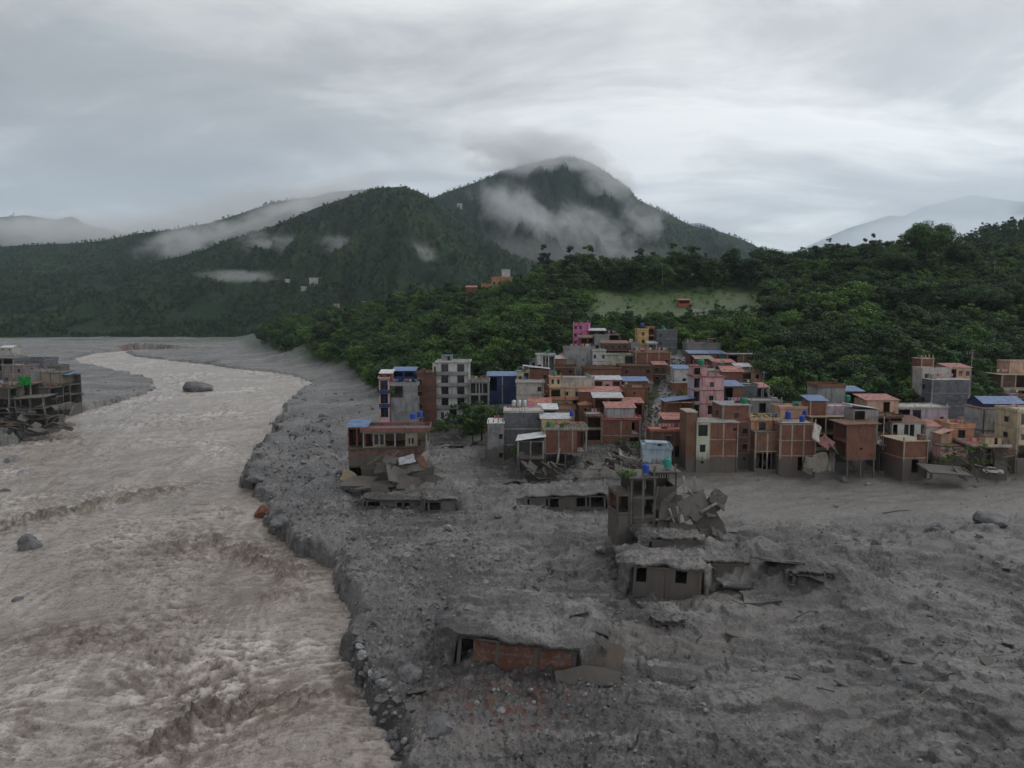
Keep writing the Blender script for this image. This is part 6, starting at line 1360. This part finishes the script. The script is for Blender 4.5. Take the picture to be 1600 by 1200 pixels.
# loose wreckage over the mud field, each piece on its own
for i in range(60):
    rg = random.Random(900+i); x, y = rg.uniform(640, 1590), rg.uniform(765, 1090); p = at_z(x, y, 0); w = rg.choice([.7, .9, 1.2, 1.6, 2.2]); kind = rg.random()
    if kind < .6:
        o = link('concrete_chunk', chunk_mesh(w, w*rg.uniform(.5, .9), .16, 900+i, rg.choice(['mud', 'mudwall', 'darkconc']), .18)); o.rotation_euler = (R(rg.uniform(-25, 25)), R(rg.uniform(-25, 25)), rg.uniform(0, 6)); tag(o, 'broken concrete piece lying loose on the mud field', 'slab', 'loose concrete pieces on the mud field')
    else:
        q = MB(); q.bar((-w*1.1, 0, 0), (w*1.1, 0, rg.uniform(.1, .5)), .12, .08); o = q.obj('plank', rg.choice(['timber', 'timber_dark', 'timber_dark'])); o.rotation_euler = (0, 0, rg.uniform(0, 6)); tag(o, 'splintered plank lying loose on the mud field', 'plank', 'loose planks on the mud field')
    o.location = (p.x, p.y, gz(p.x, p.y)+.22)
# overhead cables along the street and the slope
for i, (x0, y0, d0, x1, y1, d1, l) in enumerate([(1014, 603, 200, 1079, 532, 283, 'cable sagging along the left side of the street'), (1079, 527, 283, 1192, 585, 205, 'cable from the upper street to the spiral stair'), (1192, 590, 205, 1380, 655, 171, 'long cable over the right hand roofs'), (1380, 652, 171, 1514, 548, 203, 'cable rising to the tall utility pole'), (1514, 552, 203, 1600, 560, 226, 'cable from the tall pole to the right frame edge')]):
    a, b = at_y(x0, y0, d0), at_y(x1, y1, d1); V = []; F = []; tube(V, F, [a.lerp(b, t/12) - a - Vector((0, 0, 2.2*math.sin(math.pi*t/12))) for t in range(13)], [.035]*13, 4); o = link('cable', pmesh('cable', V, F, 'rubber')); o.location = a; tag(o, l, 'cable')
# ------------------------------------------------------------------ air and mist
def build_haze():
    m = bpy.data.materials.new('haze_air'); m.use_nodes = True; nt = m.node_tree; nt.nodes.clear()
    out = nt.nodes.new('ShaderNodeOutputMaterial'); v = nt.nodes.new('ShaderNodeVolumePrincipled')
    v.inputs['Color'].default_value = (0.72, 0.87, 1.0, 1); v.inputs['Density'].default_value = 4.0e-5; v.inputs['Anisotropy'].default_value = 0.2
    nt.links.new(v.outputs[0], out.inputs['Volume'])
    bm = bmesh.new(); bmesh.ops.create_cube(bm, size=1)
    for q in bm.verts:
        q.co.x *= 50000; q.co.y = -600 + (q.co.y+.5)*23000; q.co.z = -12 + (q.co.z+.5)*3900
    me = bpy.data.meshes.new('haze'); bm.to_mesh(me); me.materials.append(m)
    tag(link('haze', me), kind='stuff')
build_haze()
def m_mist(name, dens, thr, scale, seed, soft=.3):
    m = bpy.data.materials.new(name); m.use_nodes = True; nt = m.node_tree; nt.nodes.clear()
    out = nt.nodes.new('ShaderNodeOutputMaterial'); v = nt.nodes.new('ShaderNodeVolumePrincipled')
    v.inputs['Color'].default_value = (0.97, 0.985, 1.0, 1)
    tc = nd(nt, 'ShaderNodeTexCoord'); ln = nd(nt, 'ShaderNodeVectorMath', operation='LENGTH'); wn = nd(nt, 'ShaderNodeTexNoise'); wm = nd(nt, 'ShaderNodeMapping'); nt.links.new(tc.outputs['Object'], wm.inputs[0]); wm.inputs['Location'].default_value = (seed*5.1, seed*2.2, seed*.7); wm.inputs['Scale'].default_value = tuple(x*1.1 for x in scale)
    nt.links.new(wm.outputs[0], wn.inputs['Vector']); wn.inputs['Scale'].default_value = 1.0; wn.inputs['Detail'].default_value = 3
    wv = nd(nt, 'ShaderNodeVectorMath', operation='MULTIPLY_ADD'); nt.links.new(wn.outputs['Color'], wv.inputs[0]); wv.inputs[1].default_value = (1.1, 1.1, 1.1)
    wo = nd(nt, 'ShaderNodeVectorMath', operation='ADD'); nt.links.new(tc.outputs['Object'], wo.inputs[0]); wo.inputs[1].default_value = (-.55, -.55, -.55); nt.links.new(wo.outputs[0], wv.inputs[2])
    nt.links.new(wv.outputs[0], ln.inputs[0]); ln0 = nd(nt, 'ShaderNodeVectorMath', operation='LENGTH'); nt.links.new(tc.outputs['Object'], ln0.inputs[0])
    fall = mapr(nt, ln.outputs['Value'], 0.25, 1.0, 1.0, 0.0)
    mp = nd(nt, 'ShaderNodeMapping'); nt.links.new(tc.outputs['Object'], mp.inputs[0]); mp.inputs['Location'].default_value = (seed*3.7, seed*1.3, seed*2.1); mp.inputs['Scale'].default_value = scale
    n = tnoise(nt, mp.outputs[0], 1.0, 6, 0.66, 0.9)
    a = nd(nt, 'ShaderNodeMath', operation='ADD'); nt.links.new(n, a.inputs[0])
    fm = nd(nt, 'ShaderNodeMath', operation='MULTIPLY'); nt.links.new(fall, fm.inputs[0]); fm.inputs[1].default_value = 0.40
    nt.links.new(fm.outputs[0], a.inputs[1])
    d = mapr(nt, a.outputs[0], thr, thr+soft, 0.0, dens)
    e = nd(nt, 'ShaderNodeMath', operation='MULTIPLY'); nt.links.new(d, e.inputs[0]); nt.links.new(mapr(nt, ln0.outputs['Value'], 0.6, 1.0, 1.0, 0.0), e.inputs[1])
    nt.links.new(e.outputs[0], v.inputs['Density']); nt.links.new(v.outputs[0], out.inputs['Volume'])
    m.cycles.volume_sampling = 'MULTIPLE_IMPORTANCE' if hasattr(m.cycles, 'volume_sampling') else m.cycles.volume_sampling
    return m
def ico(sub=3):
    bm = bmesh.new(); bmesh.ops.create_icosphere(bm, subdivisions=sub, radius=1.0)
    me = bpy.data.meshes.new('mist'); bm.to_mesh(me); return me
MIST_N = [0]
def mist(px, py, Y, rx, ry, rz, label, dens=0.012, thr=.62, scale=(1.6,1.2,1.6), tilt=0, soft=.3):
    MIST_N[0] += 1
    me = ico(); me.materials.append(m_mist('mist_%d' % MIST_N[0], dens, thr, scale, MIST_N[0], soft))
    o = link('mist', me); p = at_y(px, py, Y); o.location = p; o.scale = (rx, ry, rz); o.rotation_euler = (0, R(tilt), 0)
    tag(o, label, 'mist', kind='stuff')
U_ = lambda n, Y: n*Y/FPX      # photograph pixels at a distance -> metres
mist(835, 240, 3420, U_(170,3420), 260, U_(46,3420), 'cloud wrapped round the highest summit', .0070, .56, (2.6,1.5,1.8), 3, .28)
mist(950, 282, 3250, U_(70,3250), 180, U_(40,3250), 'small cloud curling off the right summit shoulder', 0.0050, 0.60, (1.8,1.5,1.6), 20, .3)
mist(800, 325, 2760, U_(90,2760), 160, U_(55,2760), 'bright mist puff climbing the left flank of the peak', 0.0056, 0.63, (2.4,1.5,1.8), 30, .3)
mist(850, 352, 2700, U_(100,2700), 150, U_(44,2700), 'mist wisp on the middle of the peak face', 0.0056, 0.64, (2.8,1.5,1.8), 35, .3)
mist(930, 362, 2660, U_(110,2660), 150, U_(44,2660), 'mist wisp lying across the right flank of the peak', 0.0060, 0.63, (2.8,1.5,1.7), 26, .3)
mist(1010, 345, 2780, U_(60,2780), 130, U_(46,2780), 'small mist wisp low on the right ridge of the peak', 0.0049, 0.63, (2.0,1.4,1.6), 35, .3)
mist(900, 398, 2430, U_(260,2430), 110, U_(34,2430), 'broad thin fog bank lying at the foot of the peak', 0.0019, 0.45, (3.0,1.4,1.2), 4, .4)
mist(440, 384, 1880, U_(95,1880), 90, U_(32,1880), 'short mist streak on the near wooded mountain', 0.0060, 0.59, (2.8,1.5,1.7), 8, .3)
mist(535, 384, 1830, U_(50,1830), 80, U_(24,1830), 'tiny mist puff right of the short streak', 0.0054, 0.58, (2.2,1.5,1.6), 12, .3)
mist(370, 432, 1630, U_(95,1630), 70, U_(15,1630), 'thin flat mist band low over the near wooded mountain', 0.0078, 0.57, (2.8,1.5,1.2), 0, .3)
mist(655, 392, 1640, U_(46,1640), 70, U_(22,1640), 'small mist puff in front of the mountain saddle', 0.0060, 0.57, (2,1.5,1.5), 22, .3)
mist(300, 374, 2420, U_(110,2420), 130, U_(36,2420), 'mist drifting between the two left ridges', 0.0080, 0.58, (2.8,1.5,1.6), -16, .3)
mist(420, 344, 2480, U_(130,2480), 110, U_(30,2480), 'mist filling the notch behind the near ridge', 0.0090, 0.55, (2.8,1.5,1.5), -22, .3)
mist(520, 308, 2620, U_(120,2620), 130, U_(36,2620), 'cloud hiding the end of the second left ridge', 0.0080, 0.52, (2.6,1.5,1.4), -15, .3)
mist(110, 362, 3150, U_(280,3150), 220, U_(40,3150), 'white cloud bank behind the left ridge', 0.0060, 0.52, (3.4,1.5,1.3), 0, .3)
mist(330, 336, 3100, U_(250,3100), 200, U_(46,3100), 'cloud flowing over the second left ridge', 0.0050, 0.54, (3.0,1.5,1.3), -12, .3)
mist(1470, 368, 14000, U_(300,14000), 900, U_(44,14000), 'cloud bank at the foot of the far blue mountains', 0.0018, 0.52, (3.4,1.5,1.2), -4, .3)
mist(1480, 322, 14500, U_(230,14500), 900, U_(44,14500), 'cloud streak on the far blue mountains', 0.0012, 0.52, (3,1.5,1.2), -8, .3)
